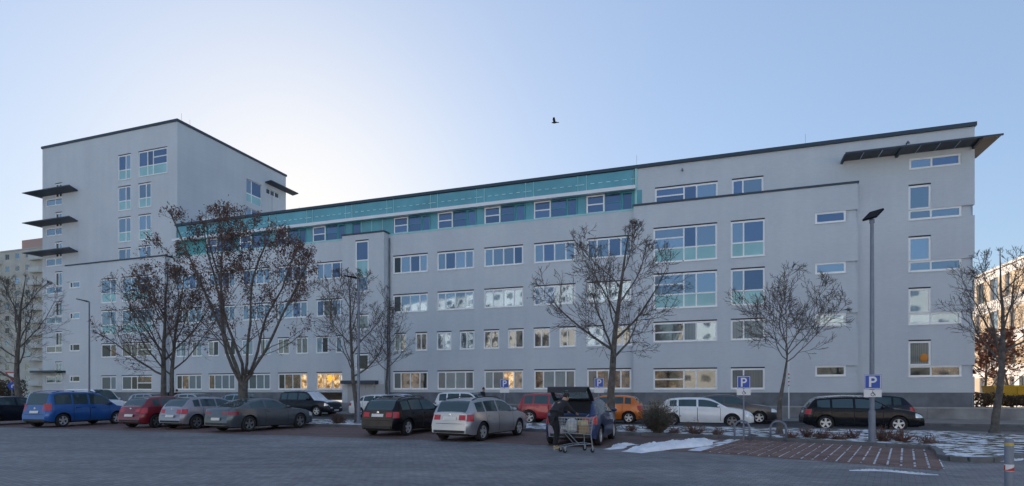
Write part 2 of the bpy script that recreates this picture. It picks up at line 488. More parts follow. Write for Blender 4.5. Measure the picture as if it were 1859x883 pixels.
# snow heaps cleared off the bays
def snow_heap(pa, pb, wid, h, seed):
    r = random.Random(seed)
    a = Vector(pa); b = Vector(pb); d = (b-a); L = d.length; d.normalize(); q = Vector((-d.y, d.x))
    mb = MB(); nx, ny = 60, 22
    ph = [r.uniform(0, 6.28) for _ in range(8)]
    for i in range(nx+1):
        for j in range(ny+1):
            u_, v_ = i/nx, j/ny*2 - 1
            ew = wid * (0.55 + 0.45*math.sin(math.pi*min(1, u_*1.15)) + 0.10*math.sin(9*u_+ph[0]) + 0.06*math.sin(23*u_+ph[1]))
            prof = max(0, 1 - v_*v_)**0.7 * min(1, math.sin(math.pi*u_)*1.8 + 0.02)
            zz = h*prof*(0.75 + 0.16*math.sin(11*u_+3*v_+ph[2]) + 0.12*math.sin(27*u_-7*v_+ph[3]) + 0.08*math.sin(51*u_+17*v_+ph[4])) + 0.03*r.uniform(-1, 1)*prof
            p = a + d*(L*u_) + q*(ew*v_*0.5 + 0.12*math.sin(7*u_+ph[5]))
            mb.v.append((p.x, p.y, max(-0.005, zz) + 0.006))
    for i in range(nx):
        for j in range(ny):
            k = i*(ny+1)+j
            mb.f.append((k, k+1, k+ny+2, k+ny+1))
    return tag(mb.build('snow_heap', SNOW, smooth=True), kind='stuff')
snow_heap((3.35, 15.75), (7.0, 19.6), 1.05, 0.20, 3)
snow_heap((2.75, 16.6), (3.9, 18.2), 0.45, 0.07, 9)
snow_heap((10.9, 13.55), (14.2, 15.2), 0.5, 0.05, 12)
snow_heap((7.3, 12.3), (8.7, 11.6), 0.24, 0.010, 21)
snow_heap((-9.2, 27.95), (-6.3, 27.0), 0.5, 0.14, 31)
# ================================================================ the office building
# local axes of the building: x = s along the facade, y = t into the building
BLD = empty('office_building', (NX[0]*C0, NX[1]*C0, 0), FRZ,
            'long pale grey clinic building with a tall left tower and a teal glazed top storey', 'building')
brng = random.Random(11)

def wall_grid(name, x0, x1, z0, z1, y, ops, m, depth=0.2):
    """front wall with rectangular openings and their reveals"""
    xs = sorted({x0, x1, *[o[0] for o in ops], *[o[1] for o in ops]})
    zs = sorted({z0, z1, *[o[2] for o in ops], *[o[3] for o in ops]})
    mb = MB()
    for i in range(len(xs)-1):
        for j in range(len(zs)-1):
            cx, cz = (xs[i]+xs[i+1])/2, (zs[j]+zs[j+1])/2
            if any(o[0] < cx < o[1] and o[2] < cz < o[3] for o in ops): continue
            mb.quad((xs[i], y, zs[j]), (xs[i+1], y, zs[j]), (xs[i+1], y, zs[j+1]), (xs[i], y, zs[j+1]))
    for (a, b, c, d) in ops:
        e = y + depth
        mb.quad((a, y, c), (a, e, c), (b, e, c), (b, y, c))
        mb.quad((a, y, d), (b, y, d), (b, e, d), (a, e, d))
        if a > x0 + 1e-4: mb.quad((a, y, c), (a, y, d), (a, e, d), (a, e, c))
        if b < x1 - 1e-4: mb.quad((b, y, c), (b, e, c), (b, e, d), (b, y, d))
    return mb.build(name, m, BLD)

def window(x0, x1, z0, z1, y, cells, dep=0.045, slot=True, sill=True, fm=None, fw=0.115, xdir=None):
    """frame with its own pane for every cell; cells: fractions (a,b,c,d,material)"""
    fm = fm or WHITE
    top = z1 - (0.09 if slot else 0.0)
    mb = MB()
    fy0, fy1 = y + dep, y + dep + 0.06
    wd, hd = x1 - x0, top - z0
    ops = []
    for (a, b, c, d, g) in cells:
        X0 = x0 + a*wd + (fw if a < .001 else fw*.42); X1 = x0 + b*wd - (fw if b > .999 else fw*.42)
        Z0 = z0 + c*hd + (fw if c < .001 else fw*.42); Z1 = z0 + d*hd - (fw if d > .999 else fw*.42)
        ops.append((X0, X1, Z0, Z1))
    xs = sorted({x0, x1, *[o[0] for o in ops], *[o[1] for o in ops]})
    zs = sorted({z0, top, *[o[2] for o in ops], *[o[3] for o in ops]})
    for i in range(len(xs)-1):
        for j in range(len(zs)-1):
            cx, cz = (xs[i]+xs[i+1])/2, (zs[j]+zs[j+1])/2
            if any(o[0] < cx < o[1] and o[2] < cz < o[3] for o in ops): continue
            mb.quad((xs[i], fy0, zs[j]), (xs[i+1], fy0, zs[j]), (xs[i+1], fy0, zs[j+1]), (xs[i], fy0, zs[j+1]))
    for (a, b, c, d) in ops:
        mb.quad((a, fy0, c), (a, fy1, c), (b, fy1, c), (b, fy0, c))
        mb.quad((a, fy0, d), (b, fy0, d), (b, fy1, d), (a, fy1, d))
        mb.quad((a, fy0, c), (a, fy0, d), (a, fy1, d), (a, fy1, c))
        mb.quad((b, fy0, c), (b, fy1, c), (b, fy1, d), (b, fy0, d))
    wobj = mb.build('window', fm, BLD)
    for (a, b, c, d), cl in zip(ops, cells):
        g = cl[4]
        p = MB(); p.box(a - .01, b + .01, fy0 + 0.03, fy0 + 0.05, c - .01, d + .01)
        p.build('spandrel_panel' if g is TURQ else 'pane', g, wobj)
    if slot:
        p = MB(); p.box(x0 + .002, x1 - .002, y + 0.04, y + 0.19, top + .002, z1 - .001); p.build('top_strip', SLOT, wobj)  # dark brown strip filling the gap above the frame
    if sill:
        p = MB(); p.box(x0 - .03, x1 + .03, y - 0.05, y + dep + .02, z0 - 0.035, z0 + .004); p.build('sill', SILL, wobj)
    return wobj

def pick(level):
    r = brng.random()
    if level == 'G':
        return G_CURT if r < .42 else (G_CURT2 if r < .6 else (G_DIM if r < .82 else G_DARK))
    if level == 'C':
        return G_MIX if r < .45 else (G_DARK if r < .62 else G_SKY)
    if level == 'B':
        return G_SKY if r < .8 else (G_MIX if r < .9 else G_BLUE)
    return G_SKY if r < .78 else G_BLUE

def quadw(level, mats=None):
    xs = [0, .23, .5, .77, 1]
    out = []
    for i in range(4):
        out.append((xs[i], xs[i+1], 0, 1, mats[i] if mats else pick(level)))
    return out
def pairw(level, mats=None):
    return [(0, .48, 0, 1, mats[0] if mats else pick(level)), (.48, 1, 0, 1, mats[1] if mats else pick(level))]
def mirror(cells):
    return [(1-b, 1-a, c, d, g) for (a, b, c, d, g) in cells]
def bigw(g, panel):
    lo = 0.405 if panel else 0.0
    mid = lo + (1-lo)*0.5
    c = [(0, .485, lo, mid, g[0]), (0, .485, mid, 1, g[1]), (.485, .68, lo, 1, g[2]), (.68, 1, lo, 1, g[3])]
    if panel: c += [(0, .485, 0, lo, TURQ), (.485, .68, 0, lo, TURQ), (.68, 1, 0, lo, TURQ)]
    return c
def medw(g, panel):
    lo = 0.405 if panel else 0.0
    c = [(0, .38, lo, 1, g[0]), (.38, 1, lo, 1, g[1])]
    if panel: c += [(0, .38, 0, lo, TURQ), (.38, 1, 0, lo, TURQ)]
    return c

# ---- middle wing
starts = [-8.5, -12.63, -16.76, -20.89, -25.0, -32.75, -36.95, -41.05, -45.15, -49.25]
WW = 3.25
ZA, ZB, ZC, ZG = (11.57, 13.12), (8.31, 9.86), (5.07, 6.62), (1.87, 3.42)
ops, wl_ = [], []
for i, s0 in enumerate(starts):
    for lev, (za, zb) in (('A', ZA), ('B', ZB), ('G', ZG)):
        ops.append((s0, s0+WW, za, zb)); wl_.append((s0, s0+WW, za, zb, lev, i))
    w2 = [(s0 - .05, s0 + 1.28), (s0 + 2.0, s0 + 3.3)]
    if i == 4: w2 = [(s0 + .1, s0 + 1.25), (s0 + 2.1, s0 + 3.2)]
    for (a, b) in w2:
        a = max(a, -49.4)
        ops.append((a, b, ZC[0], ZC[1])); wl_.append((a, b, *ZC, 'C', i))
wall_grid('wall', -49.5, -5.05, 1.63, 14.85, 0.0, ops, FACADE)
for (a, b, c, d, lev, i) in wl_:
    mats = None
    if lev == 'G' and i == 5: mats = [G_LIT]*4
    if lev == 'G' and i == 2: mats = [G_CURT, G_CURT2, G_LIT, G_DIM]
    if lev == 'G' and i == 6: mats = [G_DARK, G_DIM, G_DIM, G_LIT]
    if lev == 'G' and i == 3: mats = [G_CURT2, G_CURT, G_CURT, G_CURT2]
    if lev == 'G' and i == 1: mats = [G_DIM, G_CURT, G_CURT, G_CURT2]
    if lev == 'G' and i == 0: mats = [G_DARK, G_DIM, G_DIM, G_DIM]
    if lev == 'G' and i == 4: mats = [G_CURT2, G_DIM, G_DIM, G_DARK]
    if lev == 'B' and i == 4: mats = [G_DARK, G_SKY, G_SKY, G_SKY]
    if lev == 'A' and i == 4: mats = [G_DARK, G_SKY, G_BLUE, G_SKY]
    if lev == 'A' and i == 2: mats = [G_SKY, G_SKY, G_SKY, G_BLUE]
    if lev == 'C' and i == 1 : mats = [G_MIX, G_MIX]
    window(a, b, c, d, 0.0, quadw(lev, mats) if lev != 'C' else pairw(lev, mats))

# plinth courses
def plinth(x0, x1, y, z0=0.7, z1=1.63):
    mb = MB(); mb.box(x0, x1, y, y + .3, z0, z1); mb.build('plinth', PLINTH, BLD)
plinth(-49.4, -33.45, 0.03); plinth(-25.35, -5.0, 0.03)

# ---- stair projection
SX0, SX1, SY = -29.48, -25.40, -0.80
sops = [(-28.17, -26.87, 10.08, 14.48), (-28.17, -26.87, 6.9, 8.25), (-28.17, -26.87, 3.5, 4.95)]
wall_grid('stair_wall', SX0, SX1, 0.7, 14.95, SY, sops, FACADE)
mb = MB()
mb.quad((SX1, SY, .7), (SX1, 0, .7), (SX1, 0, 14.95), (SX1, SY, 14.95))
mb.quad((SX0, SY, .7), (SX0, SY, 14.95), (SX0, 0, 14.95), (SX0, 0, .7))
mb.quad((SX0, SY, 14.95), (SX1, SY, 14.95), (SX1, .3, 14.95), (SX0, .3, 14.95))
mb.build('stair_side', FACADE, BLD)
window(*sops[0], SY, [(0, 1, .62, 1, G_BLUE), (0, 1, .30, .62, TURQ), (0, 1, 0, .30, G_SKY)])
window(*sops[1], SY, [(0, 1, 0, 1, G_MIX)]); window(*sops[2], SY, [(0, 1, 0, 1, G_DARK)])
mb = MB(); mb.box(SX0 - .06, SX1 + .06, SY - .06, .34, 14.953, 15.08); mb.build('roof_cap', CAPM, BLD)
mb = MB(); mb.box(-29.3, -25.9, SY - .55, SY - .001, 2.35, 2.62); mb.build('entrance_canopy', CAPM, BLD)
mb = MB()
for px_ in (-28.9, -28.0, -27.1, -26.2):
    mb.box(px_, px_ + .86, SY - .05, SY - .002, .75, 2.3)
mb.build('entrance_door', mat('pale_door', (0.42, 0.43, 0.45), 0.5), BLD)
mb = MB(); mb.tube([(SX1 + .12, -.10, .75), (SX1 + .12, -.10, 14.6)], .055, 8); mb.build('drainpipe', PLINTH, BLD)

# ---- teal top storey
PY = 0.35
mb = MB()
mb.quad((-49.6, PY + .12, 14.6), (-4.93, PY + .12, 14.6), (-4.93, PY + .12, 18.0), (-49.6, PY + .12, 18.0))
mb.quad((-49.5, 0, 14.85), (-5.05, 0, 14.85), (-5.05, PY + .12, 14.86), (-49.5, PY + .12, 14.86))
mb.quad((-49.6, PY, 14.6), (-49.6, PY + .5, 14.6), (-49.6, PY + .5, 18), (-49.6, PY, 18))
mb.build('top_storey_wall', TEALF, BLD)
mb = MB(); mb.box(-49.6, -5.0, -0.02, PY + .05, 14.853, 14.99); mb.build('parapet_sill', TEALL, BLD)
CLIP = mat('panel_clip', (0.62, 0.80, 0.80), 0.4)
pst = [-8.62 - 4.13*k for k in range(11)]
for k, s0 in enumerate(pst):
    xl = max(s0, -49.55)
    # window row: white casement, fixed dark light, teal side light, teal blind panel
    over_stair = (k == 5)
    if s0 > -49.5:
        if not over_stair:
            window(s0, s0 + 1.37, 15.02, 16.40, PY - .02, [(0, 1, 0, .5, G_BLUE), (0, 1, .5, 1, G_BLUE)], dep=0.02, slot=False, sill=False, fw=0.11)
            window(s0 + 1.39, s0 + 2.60, 15.02, 16.40, PY, [(0, 1, 0, .5, G_BLUE), (0, 1, .5, 1, G_BLUE)], dep=0.02, slot=False, sill=False, fm=TEALF, fw=0.05)
            window(s0 + 2.62, s0 + 3.45, 15.02, 16.40, PY, [(0, 1, 0, 1, G_BLUE)], dep=0.02, slot=False, sill=False, fm=TEALF, fw=0.10)
            p = MB(); p.box(s0 + 3.47, s0 + 4.10, PY + .02, PY + .1, 15.0, 16.42); p.build('teal_panel', TEAL, BLD)
        else:
            window(s0 - .0, s0 + .9, 15.02, 16.40, PY, [(0, 1, 0, 1, G_BLUE)], dep=0.02, slot=False, sill=False, fm=TEALF, fw=0.08)
            for q in range(3):
                p = MB(); p.box(s0 + .95 + q*1.05, s0 + 1.97 + q*1.05, PY + .02, PY + .1, 15.0, 16.42); p.build('teal_panel', TEAL, BLD)
                p = MB(); p.box(s0 + .90 + q*1.05, s0 + .95 + q*1.05, PY, PY + .09, 15.0, 16.42); p.build('mullion', TEALL, BLD)
    # upper band: wide panel and narrow panel between pale mullions
    x0 = max(s0, -49.5)
    x1 = s0 + 3.46
    if x1 > x0 + .2:
        p = MB(); p.box(x0 + .03, x1 - .03, PY + .01, PY + .1, 16.74, 17.97); po = p.build('teal_panel', TEAL, BLD)
        c = MB()
        for q in range(6):
            cx = s0 + .3 + q*.6
            if cx > x0 + .1: c.box(cx, cx + .30, PY - .015, PY + .009, 17.27, 17.31)
        c.build('clip_row', CLIP, po)
    if k > 0:
        p = MB(); p.box(s0 + 3.49, s0 + 4.10, PY + .01, PY + .1, 16.74, 17.97); po = p.build('teal_panel', TEAL, BLD)
        c = MB(); c.box(s0 + 3.6, s0 + 3.95, PY - .015, PY + .009, 17.27, 17.31); c.build('clip_row', CLIP, po)
    for mx_ in (s0, s0 + 3.475):
        if mx_ > -49.5:
            p = MB(); p.box(mx_ - .025, mx_ + .025, PY - .03, PY + .09, 16.74, 17.97); p.build('mullion', TEALL, BLD)
mb = MB(); mb.box(-49.65, -4.95, -.12, PY - .005, 16.43, 16.52); mb.box(-49.65, -4.95, -.16, -.12, 16.40, 16.66)
mb.box(-49.65, -4.95, PY - .06, PY - .004, 16.52, 16.73); mb.build('gutter', ZINC, BLD)
mb = MB(); mb.box(-5.03, -4.86, PY - .06, PY + .2, 15.15, 17.99); mb.build('edge_strip', TEALL, BLD)

# ---- right block: front slab and taller slab behind
RY = -0.35
rops, rw_ = [], []
rows = [(10.81, 13.36, True), (7.55, 10.10, True), (5.20, 6.67, False), (1.85, 3.36, False)]
gl = {0: [[G_SKY, G_SKY, G_BLUE, G_SKY], [G_SKY, G_BLUE]], 1: [[G_SKY, G_SKY, G_SKY, G_SKY], [G_SKY, G_BLUE]],
      2: [[G_MIX, G_MIX, G_CURT, G_SKY], [G_CURT, G_CURT]], 3: [[G_DIM, G_DIM, G_MIX, G_MIX], [G_CURT2, G_CURT2]]}
for k, (c, d, pn) in enumerate(rows):
    rops += [(-3.65, .63, c, d), (1.5, 3.64, c, d)]
bandz = [(12.64, 13.36), (9.35, 10.07), (5.95, 6.76), (2.69, 3.38)]
for (c, d) in bandz: rops.append((6.65, 9.08, c, d))
wall_grid('wall', -5.05, 9.08, 1.63, 15.03, RY, rops, FACADE, .18)
for k, (c, d, pn) in enumerate(rows):
    window(-3.65, .63, c, d, RY, bigw(gl[k][0], pn)); window(1.5, 3.64, c, d, RY, medw(gl[k][1], pn))
for k, (c, d) in enumerate(bandz):
    window(6.65, 8.42, c, d, RY, [(0, 1, 0, 1, [G_BLUE, G_SKY, G_SKY, G_DARK][k])], slot=False)
    p = MB(); p.quad((8.42, RY + .12, c), (9.0, RY + .12, c), (9.0, RY + .12, d), (8.42, RY + .12, d)); p.quad((9.0, RY + .12, c), (9.0, .4, c), (9.0, .4, d), (9.0, RY + .12, d))
    p.build('corner_recess', FACADE, BLD)
mb = MB()
zz = [1.63] + [v for c, d in bandz[::-1] for v in (c, d)] + [15.03]
for a, b in zip(zz[0::2], zz[1::2]): mb.quad((9.08, RY, a), (9.08, .4, a), (9.08, .4, b), (9.08, RY, b))
mb.quad((-5.05, RY, 1.63), (-5.05, RY, 15.03), (-5.05, .4, 15.03), (-5.05, .4, 1.63))
mb.quad((-5.05, RY, 15.03), (9.08, RY, 15.03), (9.08, .4, 15.03), (-5.05, .4, 15.03))
mb.build('wall_side', FACADE, BLD)
plinth(-5.02, 9.06, RY + .03)
mb = MB(); mb.box(-5.12, 9.15, RY - .07, .395, 15.033, 15.16); mb.build('roof_cap', CAPM, BLD)

TY = 0.40
tops = [(-3.6, .68, 15.2, 16.48), (1.6, 3.62, 15.2, 16.48), (12.1, 14.83, 15.76, 16.46)]
cw = [(12.55, 14.82, 13.20), (9.26, 11.55, 9.95), (5.92, 8.29, 6.66), (2.62, 4.97, 3.33)]
for (c, d, e) in cw:
    tops += [(12.06, 13.27, e, d), (12.06, 15.53, c, e)]
wall_grid('wall', -4.93, 15.53, 1.63, 18.0, TY, tops, FACADE, .18)
window(*tops[0], TY, [(0, .47, 0, .5, G_BLUE), (0, .47, .5, 1, G_BLUE), (.47, .67, 0, 1, G_BLUE), (.67, 1, 0, 1, G_SKY)])
window(*tops[1], TY, [(0, .35, 0, 1, G_BLUE), (.35, 1, 0, 1, G_SKY)])
window(*tops[2], TY, [(0, .44, 0, 1, G_SKY), (.44, 1, 0, 1, G_BLUE)], slot=False)
for k, (c, d, e) in enumerate(cw):
    g = [(G_SKY, G_SKY, G_SKY), (G_SKY, G_SKY, G_SKY), (G_SKY, G_SKY, G_SKY), (G_CURT2, G_DARK, G_DIM)][k]
    window(12.06, 13.27, e, d, TY, [(0, 1, 0, 1, g[0])], sill=False)
    window(12.06, 14.87, c, e, TY, [(0, .43, 0, 1, g[1]), (.43, 1, 0, 1, g[2])], slot=False)
    p = MB(); p.quad((14.87, TY + .12, c), (15.43, TY + .12, c), (15.43, TY + .12, e), (14.87, TY + .12, e)); p.build('corner_recess', FACADE, BLD)
mb = MB()
mb.quad((15.43, TY, .7), (15.43, 14, .7), (15.43, 14, 18), (15.43, TY, 18))
zz = [1.63] + [v for c, d, e in cw[::-1] for v in (c, e)] + [18.0]
for a, b in zip(zz[0::2], zz[1::2]):
    mb.quad((15.53, TY, a), (15.53, 14, a), (15.53, 14, b), (15.53, TY, b))
    mb.quad((15.43, TY, b), (15.53, TY, b), (15.53, 14, b), (15.43, 14, b)); mb.quad((15.43, TY, a), (15.43, 14, a), (15.53, 14, a), (15.53, TY, a))
mb.quad((15.53, 14, .7), (-49.6, 14, .7), (-49.6, 14, 18), (15.53, 14, 18))
mb.build('wall_side', FACADE, BLD)
plinth(8.95, 15.52, TY + .03)
mb = MB(); mb.quad((-49.6, PY, 18.0), (15.53, PY, 18.0), (15.53, 14, 18.0), (-49.6, 14, 18.0)); mb.build('flat_roof', CAPM, BLD)
mb = MB(); mb.box(-49.7, 15.60, PY - .10, 14.1, 18.003, 18.24); mb.build('roof_cap', CAPM, BLD)

# sun-shade canopy on the right corner, panel by panel
cz = 16.83
edges = [8.35 + i*1.02 for i in range(8)]
for i in range(7):
    p = MB(); p.hull8([(edges[i] + .02, TY - 1.12, cz + .02), (edges[i+1] - .02, TY - 1.12, cz + .02), (edges[i+1] - .02, TY - .01, cz - .05), (edges[i] + .02, TY - .01, cz - .05),
                       (edges[i] + .02, TY - 1.12, cz + .05), (edges[i+1] - .02, TY - 1.12, cz + .05), (edges[i+1] - .02, TY - .01, cz - .02), (edges[i] + .02, TY - .01, cz - .02)])
    p.build('canopy_panel', CANOPY, BLD)
p = MB(); p.hull8([(15.5, TY - 1.12, cz + .02), (16.45, TY - 1.2, cz + .02), (16.45, TY + 2.3, cz - .02), (15.55, TY + 2.3, cz - .05),
                   (15.5, TY - 1.12, cz + .05), (16.45, TY - 1.2, cz + .05), (16.45, TY + 2.3, cz + .01), (15.55, TY + 2.3, cz - .02)])
p.build('canopy_panel', CANOPY, BLD)
p = MB(); p.box(8.3, 16.5, TY - 1.22, TY - 1.125, cz - .01, cz + .09); p.build('canopy_edge', CAPM, BLD)
for bx in (8.32, 11.4, 15.46):
    p = MB(); p.hull8([(bx - .07, TY - 1.12, cz - .07), (bx + .07, TY - 1.12, cz - .07), (bx + .07, TY - .004, cz - .22), (bx - .07, TY - .004, cz - .22),
                       (bx - .07, TY - 1.12, cz + .016), (bx + .07, TY - 1.12, cz + .016), (bx + .07, TY - .004, cz - .06), (bx - .07, TY - .004, cz - .06)]); p.build('canopy_bracket', CAPM, BLD)
for (vx, vz) in ((-1.7, 17.45), (11.95, 17.42)):
    p = MB(); p.tube([(vx, TY + .02, vz), (vx, TY - .28, vz + .05), (vx + .05, TY - .34, vz - .1)], .05, 8); p.build('vent_spout', PLINTH, BLD)

# ---- tower
XA, XB, TWY, TWB, TZ = -70.1, -50.14, 0.9, 16.35, 28.72
tz = [(23.76, 26.45), (20.58, 23.15), (17.28, 19.92), (15.0, 16.70)]
tw_ops = []
for k, (c, d) in enumerate(tz):
    tw_ops.append((-58.4, -56.55, c, d))
    tw_ops.append((-55.5, -51.5 if k == 0 else -53.7, c, d))
cor = [(22.2, 24.66, 23.03), (18.9, 21.45, 19.8), (15.55, 18.2, 16.45), (12.48, 14.92, 13.3), (9.15, 11.62, 9.98), (5.95, 8.33, 6.75), (2.6, 5.0, 3.4)]
for (c, d, e) in cor:
    tw_ops += [(-68.05, -66.92, e, d), (-69.6, -66.92, c, e)]
wall_grid('tower_wall', XA, XB, .7, TZ, TWY, tw_ops, FACADE)
for k, (c, d) in enumerate(tz):
    pn = k < 3
    lo = .4 if pn else 0
    g = G_SKY
    cells = [(0, .6, lo, 1, G_BLUE if k == 0 else G_SKY), (.6, 1, lo, 1, G_SKY)]
    if pn: cells += [(0, .6, 0, lo, TURQ), (.6, 1, 0, lo, TURQ)]
    window(-58.4, -56.55, c, d, TWY, cells)
    if k == 0:
        cells = mirror(bigw([G_BLUE, G_BLUE, G_BLUE, G_BLUE], True)); window(-55.5, -51.5, c, d, TWY, cells)
    else:
        window(-55.5, -53.7, c, d, TWY, cells)
for k, (c, d, e) in enumerate(cor):
    g = G_MIX if k == 5 else G_SKY
    window(-68.05, -66.92, e, d, TWY, [(0, .5, 0, 1, G_DARK if k < 6 else G_SKY), (.5, 1, 0, 1, g)], sill=False)
    window(-69.6, -66.92, c, e, TWY, [(0, .58, 0, 1, g), (.58, 1, 0, 1, g)], slot=False)
# right side of the tower, openings seen above the roof
xs_op = [(9.9, 12.25, 23.6, 26.25), (13.0, 15.2, 25.55, 26.2), (9.9, 12.25, 20.3, 22.95)]
mb = MB()
ys = sorted({TWY, TWB, *[o[0] for o in xs_op], *[o[1] for o in xs_op]}); zs = sorted({.7, TZ, *[o[2] for o in xs_op], *[o[3] for o in xs_op]})
for i in range(len(ys)-1):
    for j in range(len(zs)-1):
        cy, czz = (ys[i]+ys[i+1])/2, (zs[j]+zs[j+1])/2
        if any(o[0] < cy < o[1] and o[2] < czz < o[3] for o in xs_op): continue
        mb.quad((XB, ys[i], zs[j]), (XB, ys[i+1], zs[j]), (XB, ys[i+1], zs[j+1]), (XB, ys[i], zs[j+1]))
for (a, b, c, d) in xs_op:
    e = XB - .2
    mb.quad((XB, a, c), (XB, b, c), (e, b, c), (e, a, c)); mb.quad((XB, a, d), (e, a, d), (e, b, d), (XB, b, d))
    mb.quad((XB, a, c), (e, a, c), (e, a, d), (XB, a, d)); mb.quad((XB, b, c), (XB, b, d), (e, b, d), (e, b, c))
mb.quad((XB, TWB, .7), (XA, TWB, .7), (XA, TWB, TZ), (XB, TWB, TZ))
mb.quad((XA, TWB, .7), (XA, TWY, .7), (XA, TWY, TZ), (XA, TWB, TZ))
mb.build('tower_side', FACADE, BLD)
def side_window(a, b, c, d, cells):
    mb = MB(); x = XB - .10
    bars = []
    for (f0, f1, g0, g1, m_) in cells:
        y0, y1 = a + f0*(b-a) + .06, a + f1*(b-a) - .06; z0, z1 = c + g0*(d-c) + .06, c + g1*(d-c) - .06
        bars.append((y0, y1, z0, z1, m_))
    yy = sorted({a, b, *[q[0] for q in bars], *[q[1] for q in bars]}); zz = sorted({c, d, *[q[2] for q in bars], *[q[3] for q in bars]})
    for i in range(len(yy)-1):
        for j in range(len(zz)-1):
            cy, cz_ = (yy[i]+yy[i+1])/2, (zz[j]+zz[j+1])/2
            if any(q[0] < cy < q[1] and q[2] < cz_ < q[3] for q in bars): continue
            mb.box(x - .05, x, yy[i], yy[i+1], zz[j], zz[j+1])
    wo_ = mb.build('window', WHITE, BLD)
    for (y0, y1, z0, z1, m_) in bars:
        p = MB(); p.box(x - .04, x - .02, y0 - .01, y1 + .01, z0 - .01, z1 + .01); p.build('spandrel_panel' if m_ is TURQ else 'pane', m_, wo_)
side_window(*xs_op[0], [(0, .36, .38, 1, G_SKY), (.36, 1, .38, 1, G_BLUE), (0, .36, 0, .38, TURQ), (.36, 1, 0, .38, TURQ)])
side_window(*xs_op[1], [(0, .33, 0, 1, G_DARK), (.33, .66, 0, 1, G_DARK), (.66, 1, 0, 1, G_DARK)])
side_window(*xs_op[2], [(0, .36, 0, 1, G_SKY), (.36, 1, 0, 1, G_BLUE)])
mb = MB(); mb.box(XA - .1, XB + .1, TWY - .1, TWB + .1, TZ + .003, TZ + .25); mb.build('roof_cap', CAPM, BLD)
# canopies of the tower
def tower_canopy(zc, x0, x1):
    p = MB(); p.hull8([(x0, TWY - 1.25, zc + .06), (x1, TWY - 1.25, zc + .06), (x1 - .5, TWY - .005, zc - .06), (x0, TWY - .005, zc - .06),
                       (x0, TWY - 1.25, zc + .16), (x1, TWY - 1.25, zc + .16), (x1 - .5, TWY - .005, zc + .04), (x0, TWY - .005, zc + .04)])
    p.hull8([(x0 - 1.2, TWY - 1.3, zc + .06), (x0 - .003, TWY - 1.25, zc + .06), (x0 - .003, TWY - .01, zc - .06), (x0 - .6, TWY + 2.2, zc),
             (x0 - 1.2, TWY - 1.3, zc + .12), (x0 - .003, TWY - 1.25, zc + .16), (x0 - .003, TWY - .01, zc + .04), (x0 - .6, TWY + 2.2, zc + .06)])
    p.build('canopy', CAPM, BLD)
for zc in (23.45, 20.15, 16.85): tower_canopy(zc, -70.15, -63.9)
p = MB(); p.box(-70.4, -66.3, TWY - 1.1, TWY - .004, 3.75, 3.98); p.build('canopy', mat('canopy_green', (0.05, 0.075, 0.075), 0.6), BLD)
p = MB(); p.hull8([(XB + .005, 12.8, 26.72), (XB + .9, 12.8, 26.86), (XB + .9, 17.6, 26.86), (XB + .005, 17.6, 26.72), (XB + .005, 12.8, 26.86), (XB + .9, 12.8, 26.96), (XB + .9, 17.6, 26.96), (XB + .005, 17.6, 26.86)])
p.build('canopy', CAPM, BLD)
plinth(-69.95, -64.5, TWY - .02, .5, 1.55)

# ---- left front slab (mirror of the right one)
LY = -0.2
lops = []
for k, (c, d, pn) in enumerate(rows):
    lops += [(-56.4, -52.2, c, d), (-59.35, -57.15, c, d)]
for (c, d) in bandz: lops.append((-64.63, -62.5, c, d))
wall_grid('wall', -64.63, -50.5, 1.63, 15.03, LY, lops, FACADE, .18)
for k, (c, d, pn) in enumerate(rows):
    window(-56.4, -52.2, c, d, LY, mirror(bigw([[G_SKY]*4, [G_SKY]*4, [G_MIX]*4, [G_DARK, G_DIM, G_DARK, G_CURT2]][k], pn if k != 2 else False))); 
    window(-59.35, -57.15, c, d, LY, mirror(medw([[G_SKY]*2, [G_SKY]*2, [G_DIM, G_DARK], [G_CURT, G_CURT2]][k], pn)))
for k, (c, d) in enumerate(bandz):
    window(-64.1, -62.5, c, d, LY, [(0, .3, 0, 1, G_DARK), (.3, 1, 0, 1, [G_SKY, G_SKY, G_DARK, G_DARK][k])], slot=False)
    p = MB(); p.quad((-64.55, LY + .12, c), (-64.1, LY + .12, c), (-64.1, LY + .12, d), (-64.55, LY + .12, d)); p.quad((-64.55, .9, c), (-64.55, LY + .12, c), (-64.55, LY + .12, d), (-64.55, .9, d)); p.build('corner_recess', FACADE, BLD)
mb = MB()
mb.quad((-50.5, LY, 1.63), (-50.5, .9, 1.63), (-50.5, .9, 15.03), (-50.5, LY, 15.03))
zz = [1.63] + [v for c, d in bandz[::-1] for v in (c, d)] + [15.03]
for a, b in zip(zz[0::2], zz[1::2]): mb.quad((-64.63, .9, a), (-64.63, LY, a), (-64.63, LY, b), (-64.63, .9, b))
mb.quad((-64.63, LY, 15.03), (-50.5, LY, 15.03), (-50.5, .9, 15.03), (-64.63, .9, 15.03))
mb.quad((-50.5, 0.3, .7), (-49.4, .3, .7), (-49.4, .3, 14.9), (-50.5, .3, 14.9))
mb.build('wall_side', FACADE, BLD)
plinth(-64.6, -50.5, LY + .03)
mb = MB(); mb.box(-64.7, -50.45, LY - .07, .895, 15.033, 15.16); mb.build('roof_cap', CAPM, BLD)

